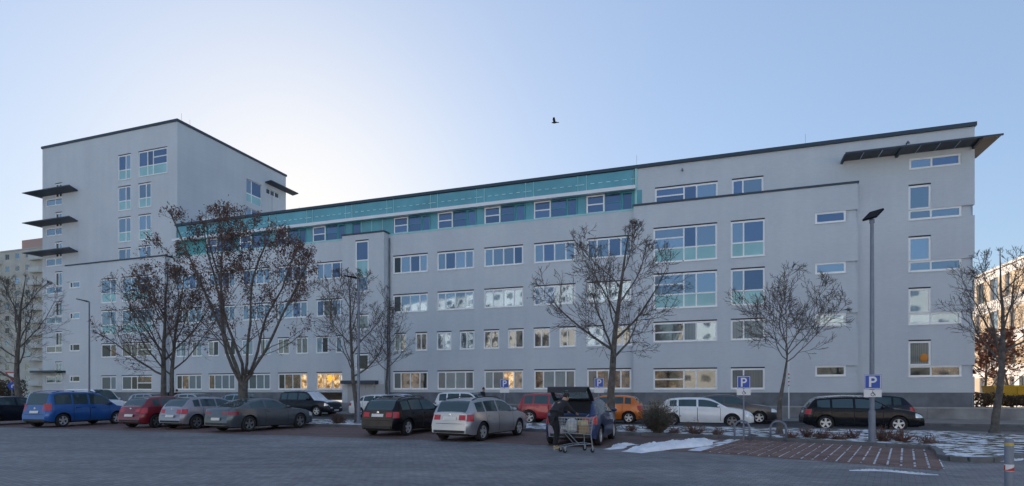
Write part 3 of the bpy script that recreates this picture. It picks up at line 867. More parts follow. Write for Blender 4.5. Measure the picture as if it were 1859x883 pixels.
# lightning rods, roof vents
for (rx, ry, rz0, h) in ((-47.6, 4, 18.24, 1.4), (-44.5, 5, 18.24, 1.2), (-40.3, 3.0, 18.24, 2.6), (-37.9, 4, 18.24, 1.6), (-5.0, 1.2, 18.24, 1.1), (6.3, 1.2, 18.24, 1.0), (-46.9, 4.0, 28.97, 1.6), (-50.4, 1.6, 28.97, .9)):
    if rz0 > 20: rx = -52 if rx > -50 else rx
    p = MB(); p.tube([(rx, ry, rz0 - .02), (rx, ry, rz0 + h)], .011, 5); p.build('lightning_rod', PLINTH, BLD)
p = MB(); p.box(-47.4, -46.2, 1.2, 2.2, 18.24, 18.75); p.build('roof_vent', ZINC, BLD)

# things seen in two rooms: a hanging lamp and an unlit orange ball
p = MB(); p.ell((-31.25, .075, 2.86), (.36, .035, .30), 16, 10); p.build('pendant_lamp', mat('lamp_orange', (.9, .38, .03), .5, emit=(1.0, .42, .04), estr=.7), BLD, smooth=True)
p = MB(); p.ell((12.92, TY + .055, 3.82), (.24, .03, .26), 16, 10); p.build('orange_ball', mat('ball_orange', (.62, .22, .02), .5), BLD, smooth=True)
# ================================================================ other buildings
def simple_block(name, label, loc, rz, Lx, Dy, H, wallm, storeys, bays, z0=0.0, win=(1.5, 1.35), balc=None, winm=None, roofbox=None, group=None, frame=WHITE, side_bays=0):
    """block with recessed windows; local front is y = 0 facing -y"""
    o = empty(name, loc, rz, label, 'building', group)
    winm = winm or [G_SKY, G_DARK, G_MIX]
    sh = H / storeys
    bw = Lx / bays
    ops = []
    for i in range(bays):
        for j in range(storeys):
            if balc and i in balc: a, b, c, d = i*bw + .3, (i+1)*bw - .3, j*sh + .3, j*sh + sh - .4
            else: a, b, c, d = i*bw + (bw-win[0])/2, i*bw + (bw+win[0])/2, j*sh + .95, j*sh + .95 + win[1]
            ops.append((a, b, c, d, i, j))
    mb = MB()
    xs = sorted({0, Lx, *[q[0] for q in ops], *[q[1] for q in ops]}); zs = sorted({0, H, *[q[2] for q in ops], *[q[3] for q in ops]})
    gx = {(round(q[0], 4), round(q[2], 4)) for q in ops}
    for i in range(len(xs)-1):
        for j in range(len(zs)-1):
            if (round(xs[i], 4), round(zs[j], 4)) in gx and any(abs(q[0]-xs[i]) < 1e-3 and abs(q[2]-zs[j]) < 1e-3 for q in ops): continue
            mb.quad((xs[i], 0, zs[j]), (xs[i+1], 0, zs[j]), (xs[i+1], 0, zs[j+1]), (xs[i], 0, zs[j+1]))
    for (a, b, c, d, i, j) in ops:
        e = 1.3 if balc and i in balc else .18
        mb.quad((a, 0, c), (a, e, c), (b, e, c), (b, 0, c)); mb.quad((a, 0, d), (b, 0, d), (b, e, d), (a, e, d))
        mb.quad((a, 0, c), (a, 0, d), (a, e, d), (a, e, c)); mb.quad((b, 0, c), (b, e, c), (b, e, d), (b, 0, d))
        if e > 1: mb.quad((a, e, c), (b, e, c), (b, e, d), (a, e, d))
    mb.quad((Lx, 0, 0), (Lx, Dy, 0), (Lx, Dy, H), (Lx, 0, H)); mb.quad((0, 0, 0), (0, 0, H), (0, Dy, H), (0, Dy, 0))
    mb.quad((Lx, Dy, 0), (0, Dy, 0), (0, Dy, H), (Lx, Dy, H)); mb.quad((0, 0, H), (Lx, 0, H), (Lx, Dy, H), (0, Dy, H))
    mb.build('wall', wallm, o)
    p = MB(); p.box(-.1, Lx+.1, -.1, Dy+.1, H+.003, H+.3); p.build('roof_edge', mat('pale_roof_edge', (.5, .48, .46), .7), o)
    for (a, b, c, d, i, j) in ops:
        if balc and i in balc:
            p = MB(); p.box(a - .25, b + .25, -.9, -.02, c - .2, c - .02); p.box(a - .25, b + .25, -.95, -.85, c - .02, c + 1.0)
            p.box(a - .25, a - .17, -.85, -.02, c - .02, c + 1.0); p.box(b + .17, b + .25, -.85, -.02, c - .02, c + 1.0)
            p.build('balcony', mat('balcony_white', (.62, .62, .60), .7), o)
            p = MB(); p.box(a + .3, b - .3, 1.22, 1.29, c + .05, d - .3); p.build('window', brng.choice(winm), o)
        else:
            p = MB(); p.box(a + .002, b - .002, .08, .15, c + .002, d - .002); f_ = p.build('window', frame, o)
            hb = (a+b)/2
            p = MB(); p.box(a + .08, hb - .03, .06, .079, c + .08, d - .08); p.box(hb + .03, b - .08, .06, .079, c + .08, d - .08); p.build('pane', brng.choice(winm), f_)
    if roofbox:
        p = MB(); p.box(*roofbox[0]); p.build('roof_house', roofbox[1], o)
    return o
BEIGE = mat('beige_render', (0.58, 0.54, 0.47), 0.85, var=0.12, vscale=0.4)
PINK = mat('pink_render', (0.52, 0.34, 0.29), 0.85)
# far block at the left edge
p0 = (-0.955*131, 131)
simple_block('apartment_building', 'distant beige apartment block with white balconies behind the left tree', (-142, 140, 0), FRZ, 46, 14, 34.0, BEIGE, 12, 13, balc=(2, 6, 10), roofbox=((30, 46, 1, 12, 34.31, 36.6), PINK))

# sunlit tan block beyond the right corner, its face along t
WARM = mat('warm_white_render', (0.62, 0.54, 0.47), 0.85, var=0.06, vscale=0.5)
TAN = mat('tan_wall_panel', (0.42, 0.29, 0.17), 0.8, var=0.12, vscale=0.7)
def right_block():
    s0 = 29.6
    x, y, _ = W(s0, 62, 0)
    o = empty('apartment_building', (x, y, 0), math.atan2(-NX[1], -NX[0]), 'sunlit white and tan building beyond the right corner of the office building', 'building')
    L, H, D = 74.0, 14.9, 14.0
    r = random.Random(4)
    ops = []
    for j in range(4):
        xx = 1.0 + r.uniform(0, 1.5)
        while xx < L - 2:
            wdt = r.choice([.9, 1.7, 1.2])
            ops.append((xx, xx + wdt, j*3.6 + .9, j*3.6 + 3.25, j)); xx += wdt + r.choice([.9, 1.6, 2.6, 3.2])
    mb = MB()
    for j in range(4):
        row = [q for q in ops if q[4] == j]; z0, z1 = j*3.6 + .9, j*3.6 + 3.25
        zb = 0 if j == 0 else (j-1)*3.6 + 3.25
        mb.quad((0, 0, zb), (L, 0, zb), (L, 0, z0), (0, 0, z0))
        xs = [0] + [v for q in row for v in (q[0], q[1])] + [L]
        for a, b in zip(xs[0::2], xs[1::2]): mb.quad((a, 0, z0), (b, 0, z0), (b, 0, z1), (a, 0, z1))
        for q in row:
            a, b = q[0], q[1]; e = .3
            mb.quad((a, 0, z0), (a, e, z0), (b, e, z0), (b, 0, z0)); mb.quad((a, 0, z1), (b, 0, z1), (b, e, z1), (a, e, z1))
            mb.quad((a, 0, z0), (a, 0, z1), (a, e, z1), (a, e, z0)); mb.quad((b, 0, z0), (b, e, z0), (b, e, z1), (b, 0, z1))
    mb.quad((0, 0, 14.05), (L, 0, 14.05), (L, 0, H), (0, 0, H))
    mb.quad((L, 0, 0), (L, D, 0), (L, D, H), (L, 0, H)); mb.quad((0, 0, 0), (0, 0, H), (0, D, H), (0, D, 0)); mb.quad((0, 0, H), (L, 0, H), (L, D, H), (0, D, H)); mb.quad((L, D, 0), (0, D, 0), (0, D, H), (L, D, H))
    mb.build('wall', WARM, o)
    for q in ops:
        p = MB(); p.box(q[0] + .002, q[1] - .002, .2, .28, q[2] + .002, q[3] - .002); f_ = p.build('window', WHITE, o)
        p = MB(); p.box(q[0] + .1, q[1] - .1, .17, .199, q[2] + .1, q[3] - .1); p.build('pane', r.choice([G_DARK, G_DARK, G_BLUE, G_SKY]), f_)
        nx = min([v[0] for v in ops if v[4] == q[4] and v[0] > q[1]] + [L])
        if nx - q[1] > 1.4:
            p = MB(); p.box(q[1] + .06, nx - .06, -.03, -.002, q[2], q[3]); p.build('facade_panel', TAN, o)
    p = MB(); p.box(-.1, L+.1, -.15, D, H + .003, H + .25); p.build('roof_edge', WARM, o)
right_block()

# unseen blocks behind camera, added to bounce sun onto the facade; windows mirror them
PALE = mat('pale_plaster', (0.76, 0.745, 0.72), 0.85, var=0.08, vscale=0.4)
OCH = mat('ochre_plaster', (0.68, 0.64, 0.57), 0.85, var=0.08, vscale=0.4)
def rear_block(label, x0, y, L, H, st, bays, m, rz=0):
    return simple_block('apartment_building', label, (x0, y, 0), math.pi + rz, L, 12, H, m, st, bays, win=(1.7, 1.4))
rear_block('unseen pale apartment block added to bounce sunlight, mirrored in the right ground floor windows', 96, -44, 62, 18.0, 6, 14, PALE)
rear_block('unseen ochre apartment block added to bounce sunlight, mirrored in the middle ground floor windows', 28, -50, 52, 21.5, 7, 12, OCH)
rear_block('unseen long pale apartment block added to bounce sunlight, mirrored in the left ground floor windows', -32, -46, 84, 30.0, 10, 18, PALE)
# ================================================================ cars
def paint(name, col, metal=0.25, rough=0.32):
    dark = max(col) < 0.05
    m = mat(name, col, rough, metal=metal, var=0.06, vscale=2.5, coat=0.22 if dark else 0.75, spec=0.2 if dark else 0.5)
    m.node_tree.nodes['Principled BSDF'].inputs['Coat Roughness'].default_value = 0.05
    return m
CGLASS = mat('car_glass', (0.05, 0.085, 0.095), 0.04, metal=0.3, spec=0.8)
RUB = mat('tyre_rubber', (0.018, 0.018, 0.02), 0.85)
BLK = mat('black_plastic', (0.022, 0.023, 0.026), 0.6)
GAP = mat('panel_gap', (0.012, 0.012, 0.013), 0.8)
ALU = mat('alloy_silver', (0.62, 0.63, 0.65), 0.35, metal=0.6)
ALUD = mat('alloy_grey', (0.22, 0.225, 0.24), 0.4, metal=0.6)
CHR = mat('chrome_trim', (0.75, 0.76, 0.78), 0.18, metal=0.9)
RED_L = mat('tail_light_red', (0.50, 0.02, 0.025), 0.15, coat=0.6)
RED_D = mat('tail_light_dark_red', (0.30, 0.015, 0.025), 0.15, coat=0.6)
CLR = mat('lamp_clear', (0.70, 0.72, 0.75), 0.08, coat=0.8, metal=0.3)
PLATE = mat('number_plate_white', (0.70, 0.70, 0.68), 0.5)
FROST = mat('frosted_snow', (0.72, 0.76, 0.82), 0.8, var=0.12, vscale=4, bump=0.5, bscale=20)

def pchip(pts):
    xs = np.array([p[0] for p in pts], float); ys = np.array([p[1] for p in pts], float)
    h = np.diff(xs); d = np.diff(ys)/h
    m = np.zeros(len(xs)); m[0] = d[0]; m[-1] = d[-1]
    for i in range(1, len(xs)-1):
        if d[i-1]*d[i] > 0:
            w1 = 2*h[i] + h[i-1]; w2 = h[i] + 2*h[i-1]
            m[i] = (w1+w2)/(w1/d[i-1] + w2/d[i])
    def f(x):
        x = min(max(x, xs[0]), xs[-1]); i = int(min(np.searchsorted(xs, x, 'right') - 1, len(xs)-2)); i = max(i, 0)
        t = (x-xs[i])/h[i]; t2 = t*t; t3 = t2*t
        return float((2*t3-3*t2+1)*ys[i] + (t3-2*t2+t)*h[i]*m[i] + (-2*t3+3*t2)*ys[i+1] + (t3-t2)*h[i]*m[i+1])
    return f
def sst(a, b, x):
    t = min(1, max(0, (x-a)/(b-a))); return t*t*(3-2*t)

# body types: fractions of the length from the rear bumper
TYPES = {
 'wagon': dict(L=4.58, W=1.80, H=1.48, deck=[(0, .94), (.02, .98), (.3, .97), (.70, .945), (.76, .96), (.88, .885), (.955, .79), (.985, .70), (1, .58)],
               rb=.012, rt=.10, roof=[(.10, .935), (.22, .975), (.38, 1.0), (.50, .995), (.565, .965)], ft=.565, ws=.755, sill=.24, wr=.185, wf=.79, R=.325, rk=.10,
               glass=[(.115, .225), (.245, .42), (.44, .66)], doors=[(.235, .425), (.427, .665)], tl=(.70, .93, .055)),
 'hatch': dict(L=4.20, W=1.78, H=1.47, deck=[(0, .95), (.02, 1.0), (.3, 1.0), (.70, .965), (.76, .95), (.88, .87), (.955, .77), (.985, .68), (1, .56)],
               rb=.012, rt=.14, roof=[(.14, .955), (.32, 1.0), (.48, 1.0), (.555, .97)], ft=.555, ws=.755, sill=.23, wr=.175, wf=.79, R=.32, rk=.12,
               glass=[(.15, .225), (.245, .43), (.45, .66)], doors=[(.255, .44), (.442, .675)], tl=(.70, .93, .06)),
 'suv': dict(L=4.50, W=1.86, H=1.66, deck=[(0, 1.0), (.02, 1.06), (.3, 1.06), (.68, 1.04), (.76, 1.03), (.90, .97), (.96, .87), (.985, .78), (1, .62)],
             rb=.015, rt=.10, roof=[(.10, .96), (.30, 1.0), (.48, 1.0), (.56, .975)], ft=.56, ws=.73, sill=.30, wr=.185, wf=.79, R=.36, rk=.14,
             glass=[(.11, .225), (.245, .42), (.44, .64)], doors=[(.25, .43), (.432, .66)], tl=(.80, .99, .06)),
 'mpv': dict(L=4.50, W=1.76, H=1.69, deck=[(0, 1.0), (.02, 1.04), (.3, 1.03), (.72, .985), (.80, .96), (.91, .89), (.965, .78), (.985, .70), (1, .58)],
             rb=.012, rt=.06, roof=[(.06, .96), (.28, 1.0), (.50, .995), (.60, .96)], ft=.60, ws=.80, sill=.24, wr=.165, wf=.795, R=.32, rk=.07,
             glass=[(.085, .265), (.285, .45), (.47, .70)], doors=[(.28, .46), (.462, .70)], tl=(.80, 1.12, .045)),
 'coupe': dict(L=4.69, W=1.81, H=1.40, deck=[(0, .86), (.015, .97), (.06, 1.005), (.16, 1.005), (.3, .98), (.62, .93), (.72, .925), (.86, .86), (.95, .76), (.985, .66), (1, .52)],
               rb=.10, rt=.30, roof=[(.30, .965), (.40, 1.0), (.48, .995), (.535, .96)], ft=.535, ws=.70, sill=.22, wr=.20, wf=.80, R=.335, rk=.06,
               glass=[(.22, .375), (.395, .63)], doors=[(.375, .64)], tl=(.74, .86, .09)),
 'sedan': dict(L=4.70, W=1.82, H=1.45, deck=[(0, .88), (.015, .99), (.06, 1.03), (.14, 1.03), (.3, 1.0), (.64, .955), (.72, .95), (.86, .88), (.95, .78), (.985, .68), (1, .55)],
               rb=.10, rt=.26, roof=[(.26, .96), (.38, 1.0), (.48, 1.0), (.55, .965)], ft=.55, ws=.72, sill=.23, wr=.20, wf=.80, R=.33, rk=.07,
               glass=[(.20, .25), (.265, .42), (.44, .64)], doors=[(.255, .43), (.432, .655)], tl=(.72, .90, .06)),
 'van': dict(L=5.3, W=1.95, H=2.05, deck=[(0, 1.1), (.02, 1.12), (.5, 1.12), (.78, 1.10), (.84, 1.08), (.93, .98), (.97, .86), (1, .60)],
             rb=.008, rt=.03, roof=[(.03, .97), (.2, 1.0), (.5, 1.0), (.66, .97)], ft=.66, ws=.85, sill=.28, wr=.19, wf=.80, R=.34, rk=.03,
             glass=[(.64, .80)], doors=[(.62, .82)], tl=(.80, 1.15, .03)),
}
CARN = [0]
def car(label, kind, pm, group, wheel=None, theta=None, street=None, rim=ALU, scale=1.0, frost=(), clad=False, rails=None, tailgate=False, H=None, spokes=5, tint=None, front=True, body_name='body'):
    T = TYPES[kind]; L, Wd = T['L']*scale, T['W']; Ht = H or T['H']; hs = Ht/T['H']
    wr, wf, RW = T['wr']*L, T['wf']*L, T['R']
    if street:                 # (s rear, direction, t of near side)
        s0, sgn, tn = street
        fwd = Vector((UX[0]*sgn, UX[1]*sgn)); cx_, cy_, _ = W(s0 + sgn*L/2, tn + Wd/2)
    else:
        fwd = Vector((math.sin(R(theta)), math.cos(R(theta)))); rt = Vector((fwd.y, -fwd.x))
        c_ = Vector(wheel) + fwd*(L/2 - wr) - rt*(Wd/2 - .08); cx_, cy_ = c_
    root = empty('parked_' + {'van': 'van'}.get(kind, 'car'), (cx_, cy_, 0), math.atan2(fwd.y, fwd.x), label, 'van' if kind == 'van' else 'car', group)
    deck0 = pchip([(a*L, z*hs) for a, z in T['deck']])
    ztop = Ht
    roof0 = pchip([(T['rb']*L, deck0(T['rb']*L) + .02)] + [(a*L, z*ztop) for a, z in T['roof']] + [(T['ws']*L, deck0(T['ws']*L) + .02)])
    sill = T['sill']
    def hw(x):
        u = abs(2*x/L - 1)
        k = 1 - .13*u**4
        e = min(x, L - x)
        if e < .30: k *= 1 - .13*((.30 - e)/.30)**2.2
        return Wd/2*k
    def g(z, x):
        zt = deck0(x); n_ = (z - .2)/max(.2, zt - .2)
        if n_ < .5: return .93 + .07*math.sin(max(0, n_)/.5*math.pi/2)
        return 1.0 - .055*((n_ - .5)/.5)**1.6
    def xw(x, z):
        e = x
        if x < .55: e = x + T['rk']*sst(.55, 1.05*hs, z)*(1 - x/.55) - .02*sst(.75, .5, z)*(1 - x/.55) * (1 if z > .3 else .2)
        if x > L - .55: e = e + .03*(1-sst(.45, .75, z))*(1 - (L-x)/.55) - .05*sst(.26, .2, z)
        return e
    RA = RW + .055
    def zlow(x):
        z = sill
        if x < .25: z = sill + .06*(1 - x/.25)
        if x > L - .3: z = sill - .02 + .05*(1-(L-x)/.3)
        for xc in (wr, wf):
            d = abs(x - xc)
            if d < RA: z = max(z, RW + math.sqrt(max(0, RA*RA - d*d)))
        return z
    st = set(np.linspace(0, L, 34).round(4).tolist())
    st |= {0.0, .02, .05, .1, .17, L-.02, L-.05, L-.1, L-.17, L}
    for xc in (wr, wf):
        st |= {round(xc + RA*math.sin(a), 4) for a in np.linspace(-math.pi/2, math.pi/2, 13)}
        st |= {round(xc - RA - .006, 4), round(xc + RA + .006, 4)}
    st = sorted(st)
    st = [st[0]] + [b for a, b in zip(st[:-1], st[1:]) if b - a > .004]
    fr = [0, .06, .2, .4, .6, .78, .9, 1.0]
    def ring(x):
        z0, z1 = zlow(x), deck0(x)
        z0 = min(z0, z1 - .03)
        pts = []
        for f_ in fr:
            z = z0 + (z1 - z0)*f_
            pts.append((xw(x, z), hw(x)*g(z, x), z))
        zz = z1; y1 = hw(x)*g(z1, x)
        half = pts + [(xw(x, zz+.012), y1*.93, zz + .014), (xw(x, zz+.03), y1*.55, zz + .038), (xw(x, zz+.04), 0, zz + .046)]
        return half + [(p[0], -p[1], p[2]) for p in half[::-1][1:]]
    rings = [ring(x) for x in st]; nr = len(rings[0])
    parts = {}
    def face(part, *p):
        mb = parts.setdefault(part, MB()); i = len(mb.v); mb.v += p; mb.f.append(tuple(range(i, i+len(p))))
    body = MB(); body.v = [p for r_ in rings for p in r_]
    cl = MB()
    for i in range(len(st)-1):
        for j in range(nr-1):
            a = i*nr + j
            q = (a, a+nr, a+nr+1, a+1)
            if clad and (j == 0 or j == nr-2):
                k0 = len(cl.v); cl.v += [body.v[t] for t in q]; cl.f.append((k0, k0+1, k0+2, k0+3))
            else: body.f.append(q)
    body.f.append(tuple(range(nr))); body.f.append(tuple(range((len(st)-1)*nr, len(st)*nr))[::-1])
    # greenhouse
    xr0, xr1, xf0, xf1 = T['rb']*L, T['rt']*L, T['ft']*L, T['ws']*L
    gs = set(np.linspace(xr0, xr1, 6).tolist() + np.linspace(xr1, xf0, 10).tolist() + np.linspace(xf0, xf1, 9).tolist())
    for a, b in T['glass']: gs |= {a*L, b*L}
    gs = sorted(gs); gs = [gs[0]] + [b for a, b in zip(gs[:-1], gs[1:]) if b - a > .004]
    if gs[-1] != xf1: gs[-1] = xf1
    xmid = .42*L
    ybw = hw(xmid)*.945
    yrw = ybw*(.80 if kind in ('suv', 'van', 'mpv') else .755)
    def gring(x):
        zb = deck0(x) - .012; zr = max(roof0(x), zb + .012)
        hh = zr - zb
        yb = hw(x)*g(deck0(x), x)*.985
        full = ztop - deck0(x)
        yr = yb + (yrw - yb)*min(1, hh/full*1.02)
        if x < xr1 + .3: yr *= 1 - .05*(1 - (x - xr0)/(xr1 + .3 - xr0))
        ze = zr - .05*min(1, hh/.3)
        def sp(f_): 
            bulge = .018*math.sin(math.pi*f_)
            return (xw(x, zb + (ze-zb)*f_*.6), yb + (yr-yb)*f_ + bulge, zb + (ze-zb)*f_)
        half = [sp(0), sp(.10), sp(.90), sp(1.0), (xw(x, zr), yr*.88, zr - .012*min(1, hh/.3)), (xw(x, zr), yr*.5, zr), (xw(x, zr), 0, zr + .006)]
        return half + [(p[0], -p[1], p[2]) for p in half[::-1][1:]]
    grs = [gring(x) for x in gs]; ng = len(grs[0])
    for i in range(len(gs)-1):
        xm = (gs[i]+gs[i+1])/2
        for j in range(ng-1):
            q = (grs[i][j], grs[i+1][j], grs[i+1][j+1], grs[i][j+1])
            jj = j if j < ng//2 else ng-2-j
            right = j >= ng//2
            part = 'body'
            if jj == 1:
                for k, (a, b) in enumerate(T['glass']):
                    if a*L <= xm <= b*L: part = 'side_window%d%s' % (k, 'r' if right else 'l')
            elif jj >= 4:
                if xm > xf0 + .02: part = 'windscreen'
                elif xm < xr1 - .01 and kind != 'van': part = 'rear_window'
            if tailgate and xm < xr1 and jj >= 1 and part == 'rear_window': part = 'boot_opening'
            if part == 'body':
                k0 = len(body.v); body.v += list(q); body.f.append((k0, k0+1, k0+2, k0+3))
            else: face(part, *q)
    bo = body.build(body_name, pm, root, smooth=True, angle=38)
    # weld so that shading is smooth
    bmh = bmesh.new(); bmh.from_mesh(bo.data); bmesh.ops.remove_doubles(bmh, verts=bmh.verts, dist=.0008); bmesh.ops.recalc_face_normals(bmh, faces=bmh.faces)
    bmh.to_mesh(bo.data); bmh.free(); bo.data.set_sharp_from_angle(angle=R(38))
    if clad: cl.build('cladding', BLK, root, smooth=True)
    for pn, mb in parts.items():
        nm = 'side_window' if pn.startswith('side') else pn
        mm = {'boot_opening': GAP}.get(nm, CGLASS)
        if nm in frost: mm = FROST
        mb.build(nm, mm, root, smooth=True)
    # surface patches
    def spt(x, z, sg, off): return (xw(x, z), sg*(hw(x)*g(z, x) + off), z)
    def patch(name, x0, x1, z0, z1, sg, off, m, nx=8, nz=3, parent=None, ztopf=None):
        mb = MB()
        for i in range(nx+1):
            for j in range(nz+1):
                x = x0 + (x1-x0)*i/nx
                zt = ztopf(x) if ztopf else z1
                zb_ = max(z0, zlow(x) + .01)
                mb.v.append(spt(x, zb_ + (zt-zb_)*j/nz, sg, off))
        for i in range(nx):
            for j in range(nz):
                k = i*(nz+1)+j; mb.f.append((k, k+nz+1, k+nz+2, k+1))
        return mb.build(name, m, parent or root, smooth=True)
    def rear(name, y0, y1, z0, z1, off, m, ny=4, nz=3, parent=None):
        mb = MB()
        for i in range(ny+1):
            for j in range(nz+1):
                z = z0 + (z1-z0)*j/nz
                mb.v.append((xw(0, z) - off, y0 + (y1-y0)*i/ny, z))
        for i in range(ny):
            for j in range(nz):
                k = i*(nz+1)+j; mb.f.append((k, k+nz+1, k+nz+2, k+1))
        return mb.build(name, m, parent or root)
    def frontp(name, y0, y1, z0, z1, off, m):
        mb = MB()
        for i in range(5):
            for j in range(3):
                z = z0 + (z1-z0)*j/2
                mb.v.append((xw(L, z) + off, y0 + (y1-y0)*i/4, z))
        for i in range(4):
            for j in range(2):
                k = i*3+j; mb.f.append((k, k+3, k+4, k+1))
        return mb.build(name, m, root)
    sx = sill + .10
    for sg in (-1, 1):
        for (a, b) in T['doors']:
            patch('door_gap', a*L - .008, a*L + .008, sx - .02, 0, sg, .0025, GAP, 1, 6, ztopf=lambda x: deck0(x) - .02)
            patch('door_gap', b*L - .008, b*L + .008, sx - .02, 0, sg, .0025, GAP, 1, 6, ztopf=lambda x: deck0(x) - .02)
            dr = patch('door', a*L + .012, b*L - .012, sx, 0, sg, .004, pm, 8, 8, ztopf=lambda x: deck0(x) - .025)
            hx = a*L + .10; hz = deck0(hx) - .13
            p = MB(); y = hw(hx)*g(hz, hx) + .004
            p.hull8([(hx, sg*y, hz), (hx+.19, sg*y, hz), (hx+.19, sg*(y+.035), hz+.004), (hx, sg*(y+.035), hz+.004), (hx, sg*y, hz+.035), (hx+.19, sg*y, hz+.035), (hx+.19, sg*(y+.03), hz+.03), (hx, sg*(y+.03), hz+.03)])
            p.build('door_handle', pm if not clad else BLK, dr)
        z0, z1, dx = T['tl']; z0 *= hs; z1 *= hs
        lm = RED_L if kind != 'coupe' else RED_D
        patch('tail_light', .004, dx*L, z0, z1, sg, .006, lm, 5, 3)
        wre = hw(0)*.93
        yi = wre*(.58 if kind != 'mpv' else .80)
        if kind == 'coupe': rear('tail_light', *sorted((sg*wre*.50, sg*wre*.985)), z0 + .01, z1 - .01, .006, lm)
        else: rear('tail_light', *sorted((sg*yi, sg*wre*.985)), z0 + (.0 if kind == 'mpv' else .04), z1 - .02, .006, lm)
        if front:
            patch('headlight', L*.925, L - .012, deck0(L*.965) - .17, 0, sg, .006, CLR, 6, 3, ztopf=lambda x: min(deck0(x) - .035, deck0(L*.93)-.05))
            wfe = hw(L)*.93
            zf = deck0(L)
            frontp('headlight', *sorted((sg*wfe*.62, sg*wfe*.97)), zf - .10, zf - .02, .006, CLR)
        # mirror
        mxp = T['glass'][-1][1]*L - .02; mz = deck0(mxp) + .09; my = hw(mxp)*.95
        p = MB(); p.ell((mxp, sg*(my + .10), mz), (.07, .11, .065), 10, 6); p.beam((mxp, sg*(my - .04), mz - .06), (mxp, sg*(my + .06), mz - .03), .05, .04)
        p.build('wing_mirror', pm if not clad else BLK, root, smooth=True)
        if rails:
            p = MB(); rp = []
            for x in np.linspace(xr1 + .12, xf0 - .02, 7):
                gr_ = gring(x); rp.append((gr_[4][0], sg*gr_[4][1]*.985, gr_[4][2] + (.055 if 0 < (x - xr1 - .13) and x < xf0 - .05 else .015)))
            p.tube(rp, .018, 6); p.build('roof_rail', rails, root, smooth=True)
    # wheels
    for xc in (wr, wf):
        for sg in (-1, 1):
            yo = hw(xc) - .015
            w_ = .205
            p = MB(); ri = RW*.66
            pr = [(ri, -w_/2 + .01), (RW*.9, -w_/2), (RW, -w_/2 + .03), (RW, w_/2 - .03), (RW*.9, w_/2), (ri, w_/2 - .01)]
            p.lathe(pr, 26, 'y', (xc, sg*(yo - w_/2), RW))
            wo_ = p.build('wheel', RUB, root, smooth=True, angle=50)
            p = MB(); fy = sg*(yo - .03)
            p.lathe([(ri + .004, sg*.02), (ri*.93, sg*.015), (ri*.90, -sg*.03)], 26, 'y', (xc, fy, RW))
            p.lathe([(ri*.26, -sg*.02), (ri*.26, sg*.005), (.001, sg*.01)], 12, 'y', (xc, fy, RW))
            for q in range(spokes):
                an = 2*math.pi*q/spokes + .3
                c, s_ = math.cos(an), math.sin(an)
                wa, wb = ri*.17, ri*(.21 if spokes < 7 else .12)
                def P_(r_, t_, dy): return (xc + c*r_ - s_*t_, fy + dy, RW + s_*r_ + c*t_)
                p.hull8([P_(ri*.2, -wa, -sg*.03), P_(ri*.94, -wb, -sg*.02), P_(ri*.94, wb, -sg*.02), P_(ri*.2, wa, -sg*.03),
                         P_(ri*.2, -wa, 0), P_(ri*.94, -wb, sg*.008), P_(ri*.94, wb, sg*.008), P_(ri*.2, wa, 0)])
            p.build('rim', rim, wo_)
            p = MB(); p.lathe([(ri*.92, 0), (.001, 0)], 20, 'y', (xc, sg*(yo - .09), RW)); p.build('brake_disc', BLK, wo_)
    p = MB()
    p.box(.05*L, .96*L, -Wd/2 + .24, Wd/2 - .24, sill - .04, .62)
    p.box(.28*L, .70*L, -Wd/2 + .12, Wd/2 - .12, sill - .03, .5)
    p.build('underbody', GAP, root)
    # rear and front trim
    zpl = {'wagon': .80, 'hatch': .60, 'suv': .84, 'mpv': .74, 'coupe': .56, 'sedan': .80, 'van': .7}[kind]
    rear('number_plate', -.26, .26, zpl - .055, zpl + .055, .012, PLATE)
    rear('bumper_trim', -hw(0)*.90, hw(0)*.90, .31, .40, .005, BLK)
    if not tailgate:
        rear('tailgate_gap', -hw(0)*.78, hw(0)*.78, .615, .625, .0035, GAP, 4, 1)
        p = MB(); p.lathe([(.001, -.004), (.05, -.002), (.055, .006)], 16, 'x', (xw(0, .9*hs) - .008, 0, .90*hs if kind not in ('coupe',) else .8)); p.build('round_emblem', CHR, root)
    zf = deck0(L)
    frontp('grille', -hw(L)*.52, hw(L)*.52, zf - .13, zf - .03, .004, BLK)
    frontp('number_plate', -.26, .26, .36, .46, .014, PLATE)
    frontp('air_intake', -hw(L)*.7, hw(L)*.7, .27, .35, .004, BLK)
    if 'hood' in frost:
        mb = MB()
        for i in range(9):
            x = xf1 - .05 + (L*.95 - xf1 + .05)*i/8
            for f_ in (-.9, -.5, 0, .5, .9): mb.v.append((x, hw(x)*.9*f_, deck0(x) + .05 - .036*abs(f_)**2*1.1 + .006))
        for i in range(8):
            for j in range(4): k = i*5+j; mb.f.append((k, k+5, k+6, k+1))
        mb.build('snow_cover', FROST, root, smooth=True)
    if 'roof' in frost:
        mb = MB()
        xs_ = np.linspace(xr1 + .05, xf0, 8)
        for x in xs_:
            gr_ = gring(x)
            for sg, k in ((1, 4), (1, 5), (1, 6), (-1, 5), (-1, 4)): mb.v.append((gr_[k][0], sg*gr_[k][1], gr_[k][2] + .012))
        for i in range(7):
            for j in range(4): k = i*5+j; mb.f.append((k, k+5, k+6, k+1))
        mb.build('snow_cover', FROST, root, smooth=True)
